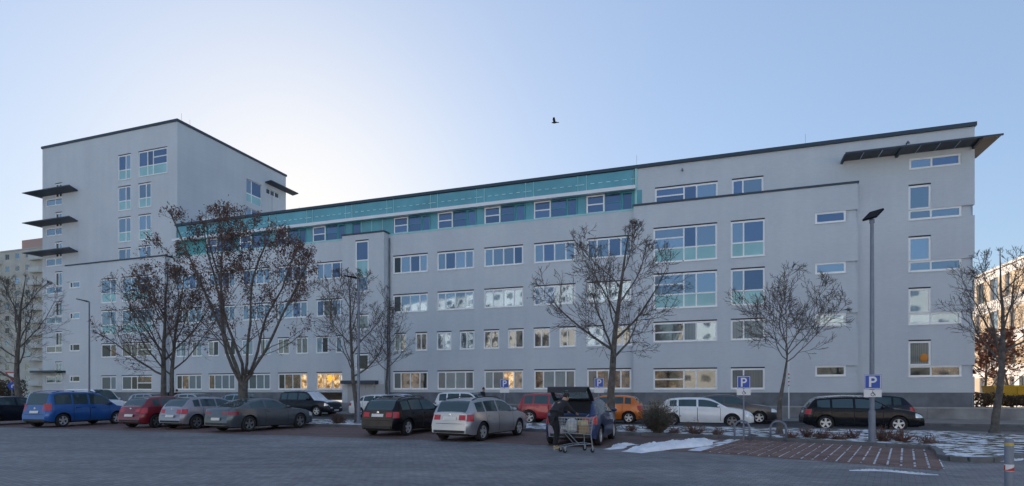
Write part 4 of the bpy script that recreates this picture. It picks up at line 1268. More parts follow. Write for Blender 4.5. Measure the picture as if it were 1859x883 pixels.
    if tailgate:
        # raised tailgate: a bent frame with its window, hinged at the rear edge of the roof
        hx, hz, wy = xr1 + .02, T['roof'][0][1]*ztop - .01, yrw*.98
        def gp_(u, y): # u 0..1 along the gate
            a_ = [(0, 0), (.40, .25), (.72, .42), (.92, .40), (.98, .28)]
            k = u*4; i = min(3, int(k)); t = k - i
            return (hx - (a_[i][0]*(1-t) + a_[i+1][0]*t), y, hz + a_[i][1]*(1-t) + a_[i+1][1]*t)
        p = MB(); gl_ = MB()
        ys_ = [-1.0, -.82, -.4, .4, .82, 1.0]
        us = [0, .06, .25, .5, .58, .75, 1.0]
        for i in range(6):
            for j in range(5):
                wA, wB = wy*(1.06 - .10*us[i]), wy*(1.06 - .10*us[i+1])
                q = [gp_(us[i], ys_[j]*wA), gp_(us[i+1], ys_[j]*wB), gp_(us[i+1], ys_[j+1]*wB), gp_(us[i], ys_[j+1]*wA)]
                if 1 <= i <= 2 and 1 <= j <= 3:
                    gl_.hull8(q + [(a, b, c + .012) for a, b, c in q])
                else: p.hull8(q + [(a - .0, b, c + .035) for a, b, c in q])
        tg = p.build('tailgate', BLK, root); 
        gm = mat('tailgate_glass', (0.62, 0.74, 0.78), 0.02); gm.node_tree.nodes['Principled BSDF'].inputs['Transmission Weight'].default_value = 0.9; gm.node_tree.nodes['Principled BSDF'].inputs['IOR'].default_value = 1.02
        gl_.build('tailgate_window', gm, tg)
        c = gp_(.86, 0); p = MB(); p.ell((c[0] - .02, c[1], c[2] - .02), (.05, .05, .015), 12, 6); p.build('round_emblem', CHR, tg)
        rear('boot_opening', -hw(0)*.74, hw(0)*.74, .62, deck0(.02)*.99, .004, GAP)
        for sg in (-1, 1):
            p = MB(); p.tube([(hx + .0, sg*wy*.9, hz - .25), gp_(.35, sg*wy*.9)], .014, 6); p.build('gas_strut', BLK, root)
        p = MB(); p.box(hx - .02, hx + .45, -.55, .55, .86, .90); p.build('parcel_shelf', mat('shelf_grey', (.12, .12, .125), .8), root)
    for ch in root.children: ch.location.x = -L/2
    return root

P_BLUE = paint('blue_paint', (0.008, 0.10, 0.36)); P_RED = paint('dark_red_paint', (0.20, 0.012, 0.022)); P_LILAC = paint('silver_lilac_paint', (0.30, 0.29, 0.33), .5)
P_GREY = paint('slate_grey_paint', (0.085, 0.105, 0.125), .5); P_BLACK = paint('black_paint', (0.006, 0.007, 0.010), .1, .25)
P_SILV = paint('silver_paint', (0.40, 0.405, 0.42), .6, .28); P_NAVY = paint('navy_paint', (0.008, 0.028, 0.11), .3); P_WHITE = paint('white_paint', (0.78, 0.80, 0.83), 0.0)
P_ORANGE = paint('orange_paint', (0.62, 0.16, 0.015), .2); P_RED2 = paint('bright_red_paint', (0.36, 0.018, 0.03), .2); P_BROWN = paint('grey_brown_paint', (0.075, 0.07, 0.072), .3)
P_DKBL = paint('blue_black_paint', (0.012, 0.018, 0.03), .3); P_ICE = paint('ice_blue_paint', (0.22, 0.32, 0.40), .5)
GL, GS = 'cars parked in the lot', 'cars parked along the street'
wp = lambda px, py: gpt(px, py)
car('dark blue-black saloon cut off by the left edge of the photo', 'sedan', P_DKBL, GL, wheel=gpt(-12, 773), theta=14)
car('bright blue family van with roof rails, second from the left in the lot', 'mpv', P_BLUE, GL, wheel=gpt(114, 775.5), theta=13, rails=P_BLUE, clad=True)
car('dark red hatchback between the blue family van and the small silver estate', 'hatch', P_RED, GL, wheel=gpt(284, 777), theta=19, rim=ALUD)
car('small silver-lilac estate squeezed between the red hatchback and the grey coupe', 'hatch', P_LILAC, GL, wheel=gpt(357, 779), theta=22, rim=ALUD, H=1.45, scale=.96)
car('slate grey coupe with a sloping roof and thin dark tail lights', 'coupe', P_GREY, GL, wheel=gpt(452, 784), theta=25, rim=ALUD, spokes=5)
car('black estate car with silver wheels left of the silver estate', 'wagon', P_BLACK, GL, wheel=gpt(740, 791), theta=21, rails=P_BLACK)
car('silver estate car with black roof rails between black estate and shopping trolley', 'wagon', P_SILV, GL, wheel=gpt(876, 801), theta=27, rails=BLK)
car('navy hatchback with its tailgate raised and a man loading it', 'hatch', P_NAVY, GL, wheel=gpt(1089, 809), theta=19, tailgate=True, spokes=9)
# street, far side
car('dark blue off-roader with a snow covered windscreen, facing right', 'suv', P_DKBL, GS, street=(-28.9, 1, -9.5), frost=('windscreen', 'hood'), H=1.72, rails=CHR)
car('ice blue saloon mostly hidden behind the slate grey coupe', 'sedan', P_ICE, GS, street=(-34.6, 1, -9.6), H=1.52)
car('silver car whose roof shows above the small silver-lilac estate', 'hatch', P_SILV, GS, street=(-38.9, 1, -9.6), H=1.55)
car('pale silver hatchback behind the red hatchback, only its roof visible', 'hatch', P_LILAC, GS, street=(-43.4, 1, -9.6), H=1.55)
car('white box van parked far left beyond the blue family van', 'van', P_WHITE, GS, street=(-50.7, 1, -9.7), H=1.92)
car('white snow dusted saloon behind the lamp post and the slim tree', 'sedan', P_WHITE, GS, street=(-23.0, 1, -9.3), frost=('hood', 'roof'), H=1.5)
car('silver saloon facing right behind the black estate car', 'sedan', P_SILV, GS, street=(-20.4, 1, -11.2), frost=('roof',), H=1.53)
car('white off-roader behind the silver estate, its dark windows above the roof', 'suv', P_WHITE, GS, street=(-16.6, 1, -9.5), H=1.68)
car('bright red hatchback facing right behind the round brown bush', 'suv', P_RED2, GS, street=(-9.6, 1, -13.6), H=1.60, scale=.95)
car('orange hatchback half hidden behind the middle tree trunk', 'hatch', P_ORANGE, GS, street=(-3.2, -1, -11.6), H=1.5)
car('white hatchback parked behind the large green bush', 'hatch', P_WHITE, GS, street=(-2.4, 1, -13.5), rim=ALUD, H=1.41, scale=1.05)
car('grey-brown saloon behind the white hatchback', 'sedan', P_BROWN, GS, street=(-1.2, 1, -9.6), H=1.53)
car('black estate car parked along the street behind the tall lamp post', 'wagon', P_BLACK, GS, street=(4.05, 1, -14.0), rails=CHR, H=1.47, scale=.985)
car('dark hatchback facing left beyond the black estate at the far right', 'hatch', P_DKBL, GS, street=(9.3, -1, -10.6), H=1.52)
# ================================================================ trees
BARK = mat('grey_bark', (0.11, 0.10, 0.09), 0.9, var=0.4, vscale=6, bump=0.8, bscale=18)
TWIG = mat('twig_brown', (0.10, 0.08, 0.07), 0.9, var=0.3, vscale=4)
DEADLEAF = mat('withered_brown_leaf', (0.135, 0.075, 0.058), 0.85, var=0.5, vscale=3)
RUST = mat('rust_leaf', (0.20, 0.07, 0.035), 0.85, var=0.5, vscale=3)
def tree(name, label, base, H, fork, rx, seed, limbs=6, tr=.17, lean=(0, 0), cz=None, rz=None, leaves=0, twig=.0085, leafm=None, dens=1.0, spread=(28, 62), group='bare trees in and beside the planting strip', stems=None, leafsize=.08, leader=True, clump=1, off=(0, 0)):
    r = random.Random(seed)
    o = empty(name, (base[0], base[1], 0.0), 0, label, 'tree', group)
    cz = cz if cz is not None else fork + .44*(H - fork)
    rz = rz if rz is not None else (H - fork)*.58
    tops = Vector((off[0] + lean[0]*cz, off[1] + lean[1]*cz, cz))
    trunk, crown = MB(), MB()
    pts_leaf = []
    def inside(p, k=1.0):
        return ((p.x-tops.x)/rx)**2 + ((p.y-tops.y)/rx)**2 + ((p.z-cz)/rz)**2 < k
    def rot(d, ang, az):
        x = d.orthogonal().normalized(); y = d.cross(x)
        return (d*math.cos(ang) + (x*math.cos(az) + y*math.sin(az))*math.sin(ang)).normalized()
    def grow(p, d, L, rad, lvl):
        n = {0: 10, 1: 9, 2: 6, 3: 4, 4: 3}[lvl]
        pts = [p.copy()]; dd = d.copy()
        step = L/n
        for i in range(n):
            j = {0: .05, 1: .10, 2: .13, 3: .16, 4: .18}[lvl]
            dd = (dd + Vector((r.gauss(0, j), r.gauss(0, j), r.gauss(0, j))) + Vector((0, 0, {0: .05, 1: .085, 2: .06, 3: .05, 4: .03}[lvl]))).normalized()
            q = pts[-1] + dd*step
            if lvl > 0 and not inside(q, 1.0 if lvl < 4 else 1.12) and i > 0: break
            pts.append(q)
        m = len(pts)
        end = {0: .10, 1: .26, 2: .35, 3: .45, 4: .6}[lvl]
        rads = [max(twig*.8, rad*(1 - (1-end)*(i/(n)))) for i in range(m)]
        (trunk if lvl <= 1 else crown).tube(pts, rads, {0: 8, 1: 6, 2: 4, 3: 3, 4: 3}[lvl], cap=False)
        if lvl >= 3:
            pts_leaf.extend(pts[1:])
        if lvl == 4: return
        cnt = {1: 10, 2: 5, 3: 3}.get(lvl, 0)
        if lvl == 0: return pts, rads
        cnt = int(cnt*dens + r.random())
        tot = (m-1)
        for c in range(cnt):
            t = ({1: .14, 2: .2, 3: .3}[lvl] + {1: .86, 2: .8, 3: .7}[lvl]*(c + r.random())/cnt)*tot
            i = min(int(t), m-2) if m > 1 else 0
            if m < 2: break
            f_ = min(1, t - i); pp = pts[i].lerp(pts[i+1], f_); d0 = (pts[i+1]-pts[i]).normalized()
            nd = rot(d0, R(r.uniform(25, 58)), r.uniform(0, 6.28))
            if lvl == 1 and nd.z < -.15: nd.z *= -.4; nd.normalize()
            grow(pp, nd, L*(r.uniform(.26, .48) if lvl == 1 else r.uniform(.38, .62))*(1.2 - .55*t/tot), max(twig, rads[i]*(r.uniform(.26, .40) if lvl == 1 else r.uniform(.4, .55))), lvl+1)
        # continuation
        if m > 2: grow(pts[-1], (pts[-1]-pts[-2]).normalized(), L*.4, max(twig, rads[-1]*.8), min(4, lvl+1))
    if stems:
        p0 = Vector((0, 0, 0)); pf = Vector((lean[0]*fork, lean[1]*fork, fork))
        trunk.tube([p0, p0.lerp(pf, .08), p0.lerp(pf, .5), pf], [tr*1.35, tr*1.08, tr*.98, tr*1.0], 10, cap=False)
        for (dx, dy, k) in stems:
            d = Vector((dx, dy, 1)).normalized()
            grow(pf + Vector((dx*.15, dy*.15, -.1)), d, (H - fork)*k*1.05, tr*.36, 1)
            for q in range(3):
                pass
    else:
        d0 = Vector((lean[0], lean[1], 1)).normalized()
        LT = (H - .1) if leader else fork*1.25
        pts, rads = grow(Vector((0, 0, -.02)), d0, LT, tr, 0)
        trunk.tube([Vector((0, 0, -.03)), Vector((0, 0, .25))], [tr*1.5, tr*1.02], 8, cap=False)
        az0 = r.uniform(0, 6.28)
        n = len(pts)-1
        zf = fork/LT*n
        for k in range(limbs):
            t = zf + (n*.86 - zf)*(k/limbs)**1.35 if leader else n*(.80 + .2*k/limbs)
            i = min(int(t), n-1); pp = pts[i].lerp(pts[i+1], t-i)
            ang = spread[1] + (spread[0]-spread[1])*(k/limbs)
            d = rot(d0, R(ang + r.uniform(-7, 7)), az0 + k*2.4)
            L_ = max(rx, (H-fork)*.75)*1.02*(1.0 - .48*(k/limbs if leader else 0))
            grow(pp, d, L_, max(.02, rads[i]*r.uniform(.36, .50)), 1)
        if leader: grow(pts[-1], d0, .8, rads[-1], 2)
    trunk.build('trunk', BARK, o, smooth=True)
    crown.build('crown', TWIG, o, smooth=True)
    if leaves and pts_leaf:
        lf = MB()
        for _ in range(leaves):
            c = r.choice(pts_leaf)
            if clump > 1 and c.z < fork + 1.0 + r.uniform(0, (H-fork)*.5): continue
            for q in range(clump):
                p = c + Vector((r.gauss(0, .10), r.gauss(0, .10), r.gauss(-.05, .12)))*(1 if clump > 1 else .4)
                a = Vector((r.uniform(-1, 1), r.uniform(-1, 1), r.uniform(-1, 1))).normalized(); b = a.orthogonal().normalized()
                s_ = leafsize*r.uniform(.5, 1.2)
                i = len(lf.v)
                lf.v += [tuple(p - a*s_), tuple(p + b*s_*.38), tuple(p + a*s_), tuple(p - b*s_*.38)]
                lf.f.append((i, i+1, i+2, i+3))
        l_ = lf.build('leaves', leafm or DEADLEAF, o); l_['kind'] = 'stuff'
    return o
TT = -16.6
tree('bare_tree', 'bare tree at the left edge in front of the beige apartment block', at_t(36, TT), 9.4, 2.5, 3.9, 101, limbs=8, tr=.21, spread=(30, 66), dens=1.0)
tree('bare_tree', 'left trunk of the pair of dark dense trees beside the blue van', at_t(294, TT), 9.2, 2.7, 3.4, 102, limbs=8, tr=.19, leaves=1500, spread=(22, 60), lean=(-.04, 0), dens=1.05)
tree('bare_tree', 'right slimmer trunk of the pair of dark dense trees', at_t(309, TT + .4), 9.0, 2.7, 2.8, 103, limbs=8, tr=.155, leaves=1100, spread=(22, 55), lean=(.05, 0), dens=1.0)
tree('brown_leaved_tree', 'tallest tree, forked low into several stems and hung with withered brown leaves', at_t(441, TT), 11.7, 2.25, 4.6, 104, tr=.25, stems=[(-.62, .1, .95), (-.25, -.25, 1.0), (-.04, .2, 1.05), (.20, -.15, 1.05), (.46, .2, 1.0), (.30, .5, .9), (-.55, -.45, .85), (.75, -.2, .75)], leaves=5200, clump=3, leafsize=.078, dens=.72, cz=7.6, rz=4.3, off=(-.5, 0))
tree('bare_tree', 'bare tree with a leaning trunk beside the middle lamp post', at_t(648, TT), 7.9, 2.5, 3.1, 105, limbs=8, tr=.135, spread=(25, 62), lean=(-.035, 0), leaves=350, dens=1.0, leafsize=.06)
tree('bare_tree', 'slim bare tree on the far pavement in front of the stair projection', at_t(703, -7.0), 8.0, 3.2, 2.4, 106, limbs=8, tr=.12, spread=(20, 55), dens=.8)
tree('bare_tree', 'broad bare tree behind the navy hatchback with raised tailgate', at_t(1110, -18.0), 8.7, 2.9, 3.35, 107, limbs=9, tr=.19, spread=(24, 66), leaves=700, leafsize=.06, dens=1.05)
tree('bare_tree', 'rounded bare tree with a clear trunk behind the bicycle hoops', at_t(1415, -18.6), 6.35, 2.85, 2.35, 108, limbs=8, tr=.125, spread=(20, 64), lean=(-.02, 0), twig=.0075, dens=1.0, leader=False)
tree('bare_tree', 'bare tree leaning to the right at the far right edge', at_t(1805, -14.9), 7.2, 2.75, 3.1, 109, limbs=8, tr=.15, spread=(25, 66), lean=(.13, 0), twig=.0075, dens=.95)
RB = 'rust leaved trees beyond the right corner'
tree('rusty_tree', 'rust leaved tree against the sunlit building, nearest the office corner', at_t(1786, 11), 6.4, 1.5, 3.0, 111, limbs=8, tr=.13, leaves=3200, leafm=RUST, leafsize=.16, group=RB, dens=.8)
tree('rusty_tree', 'rust leaved tree against the sunlit building, farther right', at_t(1838, 13), 6.6, 1.5, 3.0, 112, limbs=8, tr=.13, leaves=2600, leafm=RUST, leafsize=.16, group=RB, dens=.8)
tree('bare_tree', 'bare tree standing behind the sunlit side of the office corner', at_t(1806, 20), 11.5, 3.0, 3.6, 113, limbs=8, tr=.17, group=RB, dens=.9)

# ---------------------------------------------------------------- shrubs
def shrub(label, pos, w_, h_, seed, n=60, m=None, leaves=0, leafm=None, ls=.035, name='shrub', cat='shrub', group=None, tw=.006, z0=.085):
    r = random.Random(seed); o = empty(name, (pos[0], pos[1], z0), 0, label, cat, group)
    mb = MB(); lf = MB()
    for _ in range(n):
        az = r.uniform(0, 6.28); sp = r.uniform(0, .95)**.7
        p = Vector((r.gauss(0, .07), r.gauss(0, .07), -.02)); d = Vector((math.cos(az)*sp*w_/h_*.6, math.sin(az)*sp*w_/h_*.6, 1)).normalized()
        L = h_*r.uniform(.7, 1.08)*(1 - .25*sp); pts = [p]
        for i in range(4):
            d = (d + Vector((r.gauss(0, .16), r.gauss(0, .16), r.gauss(0, .08)))).normalized(); pts.append(pts[-1] + d*L/4)
        mb.tube(pts, [tw*1.6, tw*1.4, tw*1.2, tw, tw*.7], 3, cap=False)
        for q in range(4):
            i = r.randint(1, 3); nd = (d + Vector((r.gauss(0, .6), r.gauss(0, .6), r.gauss(.1, .4)))).normalized()
            e = pts[i] + nd*L*r.uniform(.15, .35)
            mb.tube([pts[i], pts[i].lerp(e, .5) + Vector((0, 0, .01)), e], [tw, tw*.8, tw*.6], 3, cap=False); pts.append(e)
        for q in range(int(leaves/n)):
            c = r.choice(pts[1:]) + Vector((r.gauss(0, .04), r.gauss(0, .04), r.gauss(0, .04)))
            a = Vector((r.uniform(-1, 1), r.uniform(-1, 1), r.uniform(-1, 1))).normalized(); b = a.orthogonal().normalized(); s_ = ls*r.uniform(.6, 1.3)
            i = len(lf.v); lf.v += [tuple(c - a*s_), tuple(c + b*s_*.5), tuple(c + a*s_), tuple(c - b*s_*.5)]; lf.f.append((i, i+1, i+2, i+3))
    mb.build('branches', m or TWIG, o, smooth=True)
    if leaves: 
        l_ = lf.build('leaves', leafm, o); l_['kind'] = 'stuff'
    return o
GRN = mat('dull_green_leaf', (0.075, 0.07, 0.045), 0.8, var=0.5, vscale=5)
REDT = mat('reddish_twig', (0.17, 0.095, 0.075), 0.85, var=0.3, vscale=5)
TANT = mat('straw_stem', (0.30, 0.24, 0.15), 0.85, var=0.3, vscale=5)
shrub('large dark green bush beside the white hatchback', at_t(1192, -19.1), 2.3, 1.3, 201, n=140, leaves=2800, leafm=GRN, ls=.04)
shrub('tuft of straw coloured stems rising behind the large green bush', at_t(1195, -18.0), 1.3, 1.75, 202, n=60, m=TANT, name='dry_grass', cat='dry grass')
shrub('round brown bush between the silver estate and the navy hatchback', at_t(942, -18.3), 1.0, 1.1, 203, n=120, leaves=900, leafm=DEADLEAF, ls=.03)
shrub('low grey-pink bush near the middle lamp post', at_t(614, -18.0), 1.3, .62, 204, n=100, leaves=900, leafm=DEADLEAF, ls=.03)
SG = 'low reddish shrubs in the snowy strip'
for i, (px, py, w2, h2) in enumerate([(1268, 789, 1.0, .55), (1312, 791, .8, .45), (1445, 797, .7, .4), (1478, 796, .8, .45), (1505, 798, .9, .5), (1535, 800, .8, .4), (1563, 798, .7, .5), (1622, 803, .8, .6), (1655, 804, .9, .55), (1702, 808, .7, .4), (1230, 788, .6, .35), (1150, 784, .6, .35)]):
    lab = ['reddish shrub in front of the white hatchback door', 'reddish shrub in front of the white hatchback front wheel', 'low reddish shrub just right of the right bicycle hoop',
           'low reddish shrub under the tail of the black street estate', 'reddish shrub in front of the rear wheel of the black street estate', 'flat reddish shrub two shrubs left of the tall lamp post',
           'reddish shrub directly left of the tall right lamp post', 'twiggy shrub directly right of the tall right lamp post', 'orange-red shrub below the front wheel of the black street estate', 'small reddish shrub at the right end of the slab bay',
           'small shrub to the right of the large green bush', 'small shrub left of the large green bush'][i]
    x, y = gpt(px, py, .085)
    if i < 12: x, y = x, y + .45
    shrub(lab, (x, y), w2*1.9, h2*rng.uniform(.75, 1.1), 300 + i, n=rng.randint(28, 60), m=REDT, leaves=rng.randint(120, 260), leafm=[DEADLEAF, RUST][i % 3 == 2], ls=.026, group=SG, tw=.007)
# hedges
def hedge(label, a, b, wid, h, seed, lm, z0=0.0):
    r = random.Random(seed); a = Vector(a); b = Vector(b); d = b-a; L = d.length; d.normalize(); q = Vector((-d.y, d.x))
    o = empty('hedge', (a.x, a.y, z0), 0, label, 'hedge')
    mb = MB(); lf = MB()
    for _ in range(int(L*14)):
        s_ = r.uniform(0, L); t_ = r.uniform(-wid/2, wid/2); p = d*s_ + q*t_
        mb.tube([(p.x, p.y, -.02), (p.x + r.gauss(0, .1), p.y + r.gauss(0, .1), h*r.uniform(.6, 1.0))], [.012, .006], 3, cap=False)
    for _ in range(int(L*420)):
        s_ = r.uniform(0, L); t_ = r.uniform(-wid/2, wid/2); zz = h*(r.random()**.8)*(.92 + .12*math.sin(s_*1.7) + .06*math.sin(s_*5.1)); p = d*s_ + q*t_
        a_ = Vector((r.uniform(-1, 1), r.uniform(-1, 1), r.uniform(-1, 1))).normalized(); b_ = a_.orthogonal().normalized(); k = r.uniform(.06, .13)
        c = Vector((p.x, p.y, zz)); i = len(lf.v); lf.v += [tuple(c-a_*k), tuple(c+b_*k*.6), tuple(c+a_*k), tuple(c-b_*k*.6)]; lf.f.append((i, i+1, i+2, i+3))
    mb.build('branches', TWIG, o); l_ = lf.build('leaves', lm, o); l_['kind'] = 'stuff'
BROWNH = mat('brown_hedge_leaf', (0.085, 0.055, 0.035), 0.9, var=0.5, vscale=2)
DKG = mat('dark_hedge_leaf', (0.035, 0.04, 0.03), 0.9, var=0.5, vscale=2)
hedge('brown hedge beyond the right end of the office building', W(15.9, 2.5)[:2], W(34, 2.5)[:2], 1.3, .85, 5, BROWNH, .74)
hedge('dark hedge at the far left beyond the road signs', W(-90, -1)[:2], W(-70.5, -1)[:2], 1.6, 2.2, 6, DKG, .7)
hedge('rust brown hedge beside the left corner of the tower', W(-76, -2.4)[:2], W(-71.5, -2.4)[:2], 1.0, 2.2, 7, BROWNH, .7)
# yellow skip
yo = empty('skip_container', W(18.9, 6.5, .74), FRZ, 'yellow metal skip behind the brown hedge at the right edge', 'skip')
YEL = mat('yellow_metal', (0.62, 0.38, 0.02), 0.5, var=0.15, vscale=2)
p = MB(); p.hull8([(.3, 0, 0), (5.7, 0, 0), (5.7, 2, 0), (.3, 2, 0), (0, 0, 1.36), (6, 0, 1.36), (6, 2, 1.36), (0, 2, 1.36)]); p.build('body', YEL, yo)
p = MB(); p.box(-.06, 6.06, -.07, -.004, 1.24, 1.39); p.build('rim_bar', YEL, yo)
for q in range(7):
    p = MB(); x_ = .45 + q*.85; p.box(x_, x_ + .1, -.06, -.004, .05, 1.235); p.build('rib', YEL, yo)

# trees of the other side of the lot, behind the camera: the lower windows mirror them
def copy_thing(o, loc, rz, label, group):
    c = o.copy(); COL.objects.link(c); c.location = loc; c.rotation_euler = (0, 0, rz); c['label'] = label; c['group'] = group
    for ch in o.children:
        d_ = ch.copy(); COL.objects.link(d_); d_.parent = c
    return c
srcs = [o for o in COL.objects if o.name.startswith(('bare_tree', 'brown_leaved_tree')) and o.parent is None]
for i, (x, y) in enumerate([(-46, -24), (-33, -27), (-19, -23), (-6, -28), (9, -24), (21, -27), (34, -23), (47, -26)]):
    c = copy_thing(srcs[(i*2 + 3) % 9], (x, y, 0), i*1.3, 'bare tree mirrored in the lower windows of the office building', 'trees mirrored in the lower windows')
    c.scale = (1.25, 1.25, 1.25)
# ================================================================ street furniture
GALV = mat('galvanised_steel', (0.19, 0.22, 0.28), 0.5, metal=0.3, var=0.1, vscale=5)
HEADM = mat('lamp_head_dark', (0.012, 0.013, 0.016), 0.7, spec=0.1)
BLUES = mat('sign_blue', (0.012, 0.075, 0.42), 0.35)
WHS = mat('sign_white', (0.74, 0.75, 0.76), 0.45)
BLS = mat('sign_black', (0.015, 0.015, 0.015), 0.5)
REDS = mat('sign_red', (0.50, 0.02, 0.02), 0.4)

def lamp(label, pos, H, kind, az, r0=.085, z0=.085):
    o = empty('street_lamp', (pos[0], pos[1], z0), az, label, 'street lamp', 'street lamps in the planting strip')
    p = MB(); p.tube([(0, 0, -.05), (0, 0, 1.0), (0, 0, 1.02), (0, 0, H)], [r0*1.15, r0*1.15, r0*.85, r0*.6], 12); p.build('pole', GALV, o, smooth=True, angle=40)
    p = MB(); p.tube([(0, 0, -.02), (0, 0, .05)], [r0*1.7, r0*1.7], 12); p.build('base_collar', GALV, o)
    if kind == 'panel':
        p = MB(); p.tube([(0, 0, H - .10), (0, 0, H + .02)], [.075, .075], 10); p.build('collar', GALV, o)
        p = MB(); p.hull8([(-.12, -.22, H + .0), (.26, -.22, H + .30), (.26, .22, H + .30), (-.12, .22, H + .0), (-.15, -.22, H + .05), (.23, -.22, H + .35), (.23, .22, H + .35), (-.15, .22, H + .05)])
        h_ = p.build('lamp_head', HEADM, o)
        p = MB(); p.hull8([(-.08, -.18, H + .024), (.22, -.18, H + .262), (.22, .18, H + .262), (-.08, .18, H + .024), (-.085, -.18, H + .036), (.215, -.18, H + .272), (.215, .18, H + .272), (-.085, .18, H + .036)]); p.build('lens', mat('lamp_lens', (.012, .013, .016), .6, spec=.1), h_)
    else:
        p = MB(); p.tube([(0, 0, H - .04), (.28, 0, H + .05)], [.045, .04], 8); p.build('arm', GALV, o)
        p = MB(); p.hull8([(.10, -.13, H - .02), (.78, -.10, H + .14), (.78, .10, H + .14), (.10, .13, H - .02), (.10, -.11, H + .06), (.78, -.07, H + .20), (.78, .07, H + .20), (.10, .11, H + .06)])
        h_ = p.build('lamp_head', HEADM, o)
    return o
lamp('slim street lamp with a short arm left of the paired dark trees', at_t(162, -16.4), 7.35, 'arm', math.pi*1.0, .07)
lamp('street lamp standing against the leaning bare tree in the middle of the photo', at_t(651, -17.2), 7.35, 'arm', math.pi*.93, .085)
lamp('tall street lamp at the right carrying a blue parking sign', gpt(1583, 804, .085), 7.02, 'panel', R(25), .085)

def glyph_P(o, w, z, y, m):          # letter P in the plane y, centred at x = 0
    p = MB(); s = w
    def fl(poly):
        k = len(p.v); n = len(poly)
        p.v.extend([(a, y, b) for a, b in poly] + [(a, y - .003, b) for a, b in poly])
        p.f.append(tuple(range(k + n, k + 2*n)))
        for i in range(n): p.f.append((k+i, k+(i+1) % n, k+n+(i+1) % n, k+n+i))
    fl([(-.21*s, z-.36*s), (-.08*s, z-.36*s), (-.08*s, z+.36*s), (-.21*s, z+.36*s)])
    N = 12; cx, cz, ro, ri = .03*s, z + .145*s, .215*s, .095*s
    outer = [(-.0802*s, cz+ro)] + [(cx + ro*math.sin(math.pi*i/N), cz + ro*math.cos(math.pi*i/N)) for i in range(N+1)] + [(-.0802*s, cz-ro)]
    inner = [(-.0802*s, cz+ri)] + [(cx + ri*math.sin(math.pi*i/N), cz + ri*math.cos(math.pi*i/N)) for i in range(N+1)] + [(-.0802*s, cz-ri)]
    for i in range(len(outer)-1): fl([outer[i], outer[i+1], inner[i+1], inner[i]])
    return p.build('letter_p', m, o)
def wheelchair(o, w, z, y):
    p = MB(); s = w
    def seg(a, b, t=.035):
        p.beam((a[0]*s, y - .0015, z + a[1]*s), (b[0]*s, y - .0015, z + b[1]*s), t*s*2, .003, up=(0, 1, 0))
    pts = [(.0 + .11*math.cos(R(a)), -.07 + .11*math.sin(R(a))) for a in range(110, 400, 29)]
    for a, b in zip(pts[:-1], pts[1:]): seg(a, b, .018)
    seg((0, .13), (.015, -.02), .025); seg((.015, -.02), (.12, -.02), .022); seg((.12, -.02), (.17, -.15), .022); seg((.01, .06), (.09, .05), .018)
    p.lathe([(.03*s, 0), (.001, 0)], 10, 'y', (-.005*s, y - .003, z + .18*s))
    return p.build('wheelchair_symbol', BLS, o)
def p_sign(label, pos, zc, w, az, post=True, symbol=True, z0=.085, attach=None):
    o = empty('parking_sign', (pos[0], pos[1], z0), az, label, 'parking sign', 'blue parking signs along the strip')
    y = -.05 if post else -.125
    if post:
        p = MB(); p.tube([(0, 0, -.05), (0, 0, zc + w*.55)], .03, 10); p.build('post', GALV, o, smooth=True, angle=50)
    p = MB(); p.box(-w/2, w/2, y, y + .012, zc - w/2, zc + w/2); pl = p.build('sign_plate', BLUES, o)
    p = MB(); b = .018*w/.42
    for q in ((-w/2, w/2, zc + w/2 - b*1.5, zc + w/2 - b*.6), (-w/2, w/2, zc - w/2 + b*.6, zc - w/2 + b*1.5)): p.box(q[0] + b*.6, q[1] - b*.6, y - .002, y - .0005, q[2], q[3])
    for q in ((-w/2 + b*.6, -w/2 + b*1.5), (w/2 - b*1.5, w/2 - b*.6)): p.box(q[0], q[1], y - .002, y - .0005, zc - w/2 + b*1.55, zc + w/2 - b*1.55)
    p.build('sign_border', WHS, pl)
    glyph_P(pl, w, zc, y - .001, WHS)
    h2 = w*.5
    p = MB(); p.box(-w*.52, w*.52, y, y + .012, zc - w/2 - .02 - h2, zc - w/2 - .02); l2 = p.build('lower_plate', WHS, o)
    if symbol: wheelchair(l2, w*.95, zc - w/2 - .02 - h2/2, y - .001)
    p = MB()
    for zz in (zc + w*.2, zc - w*.2): p.box(-.05, .05, y + .0125, (.04 if post else .0), zz - .015, zz + .015)
    p.build('clamp', GALV, o)
    return o
p_sign('blue parking sign left of the round brown bush, in front of the red car', at_t(916, -17.4), 1.98, .40, R(4), symbol=False)
p_sign('blue parking sign between the raised tailgate and the middle tree trunk', at_t(1087, -18.2), 1.98, .40, R(8), symbol=False)
p_sign('blue parking sign with wheelchair plate beside the left bicycle hoop', gpt(1350, 797, .085), 1.93, .42, R(-20))
lp = gpt(1583, 804, .085)
p_sign('blue parking sign clamped to the tall right street lamp', lp, 1.92, .46, R(-24), post=False)

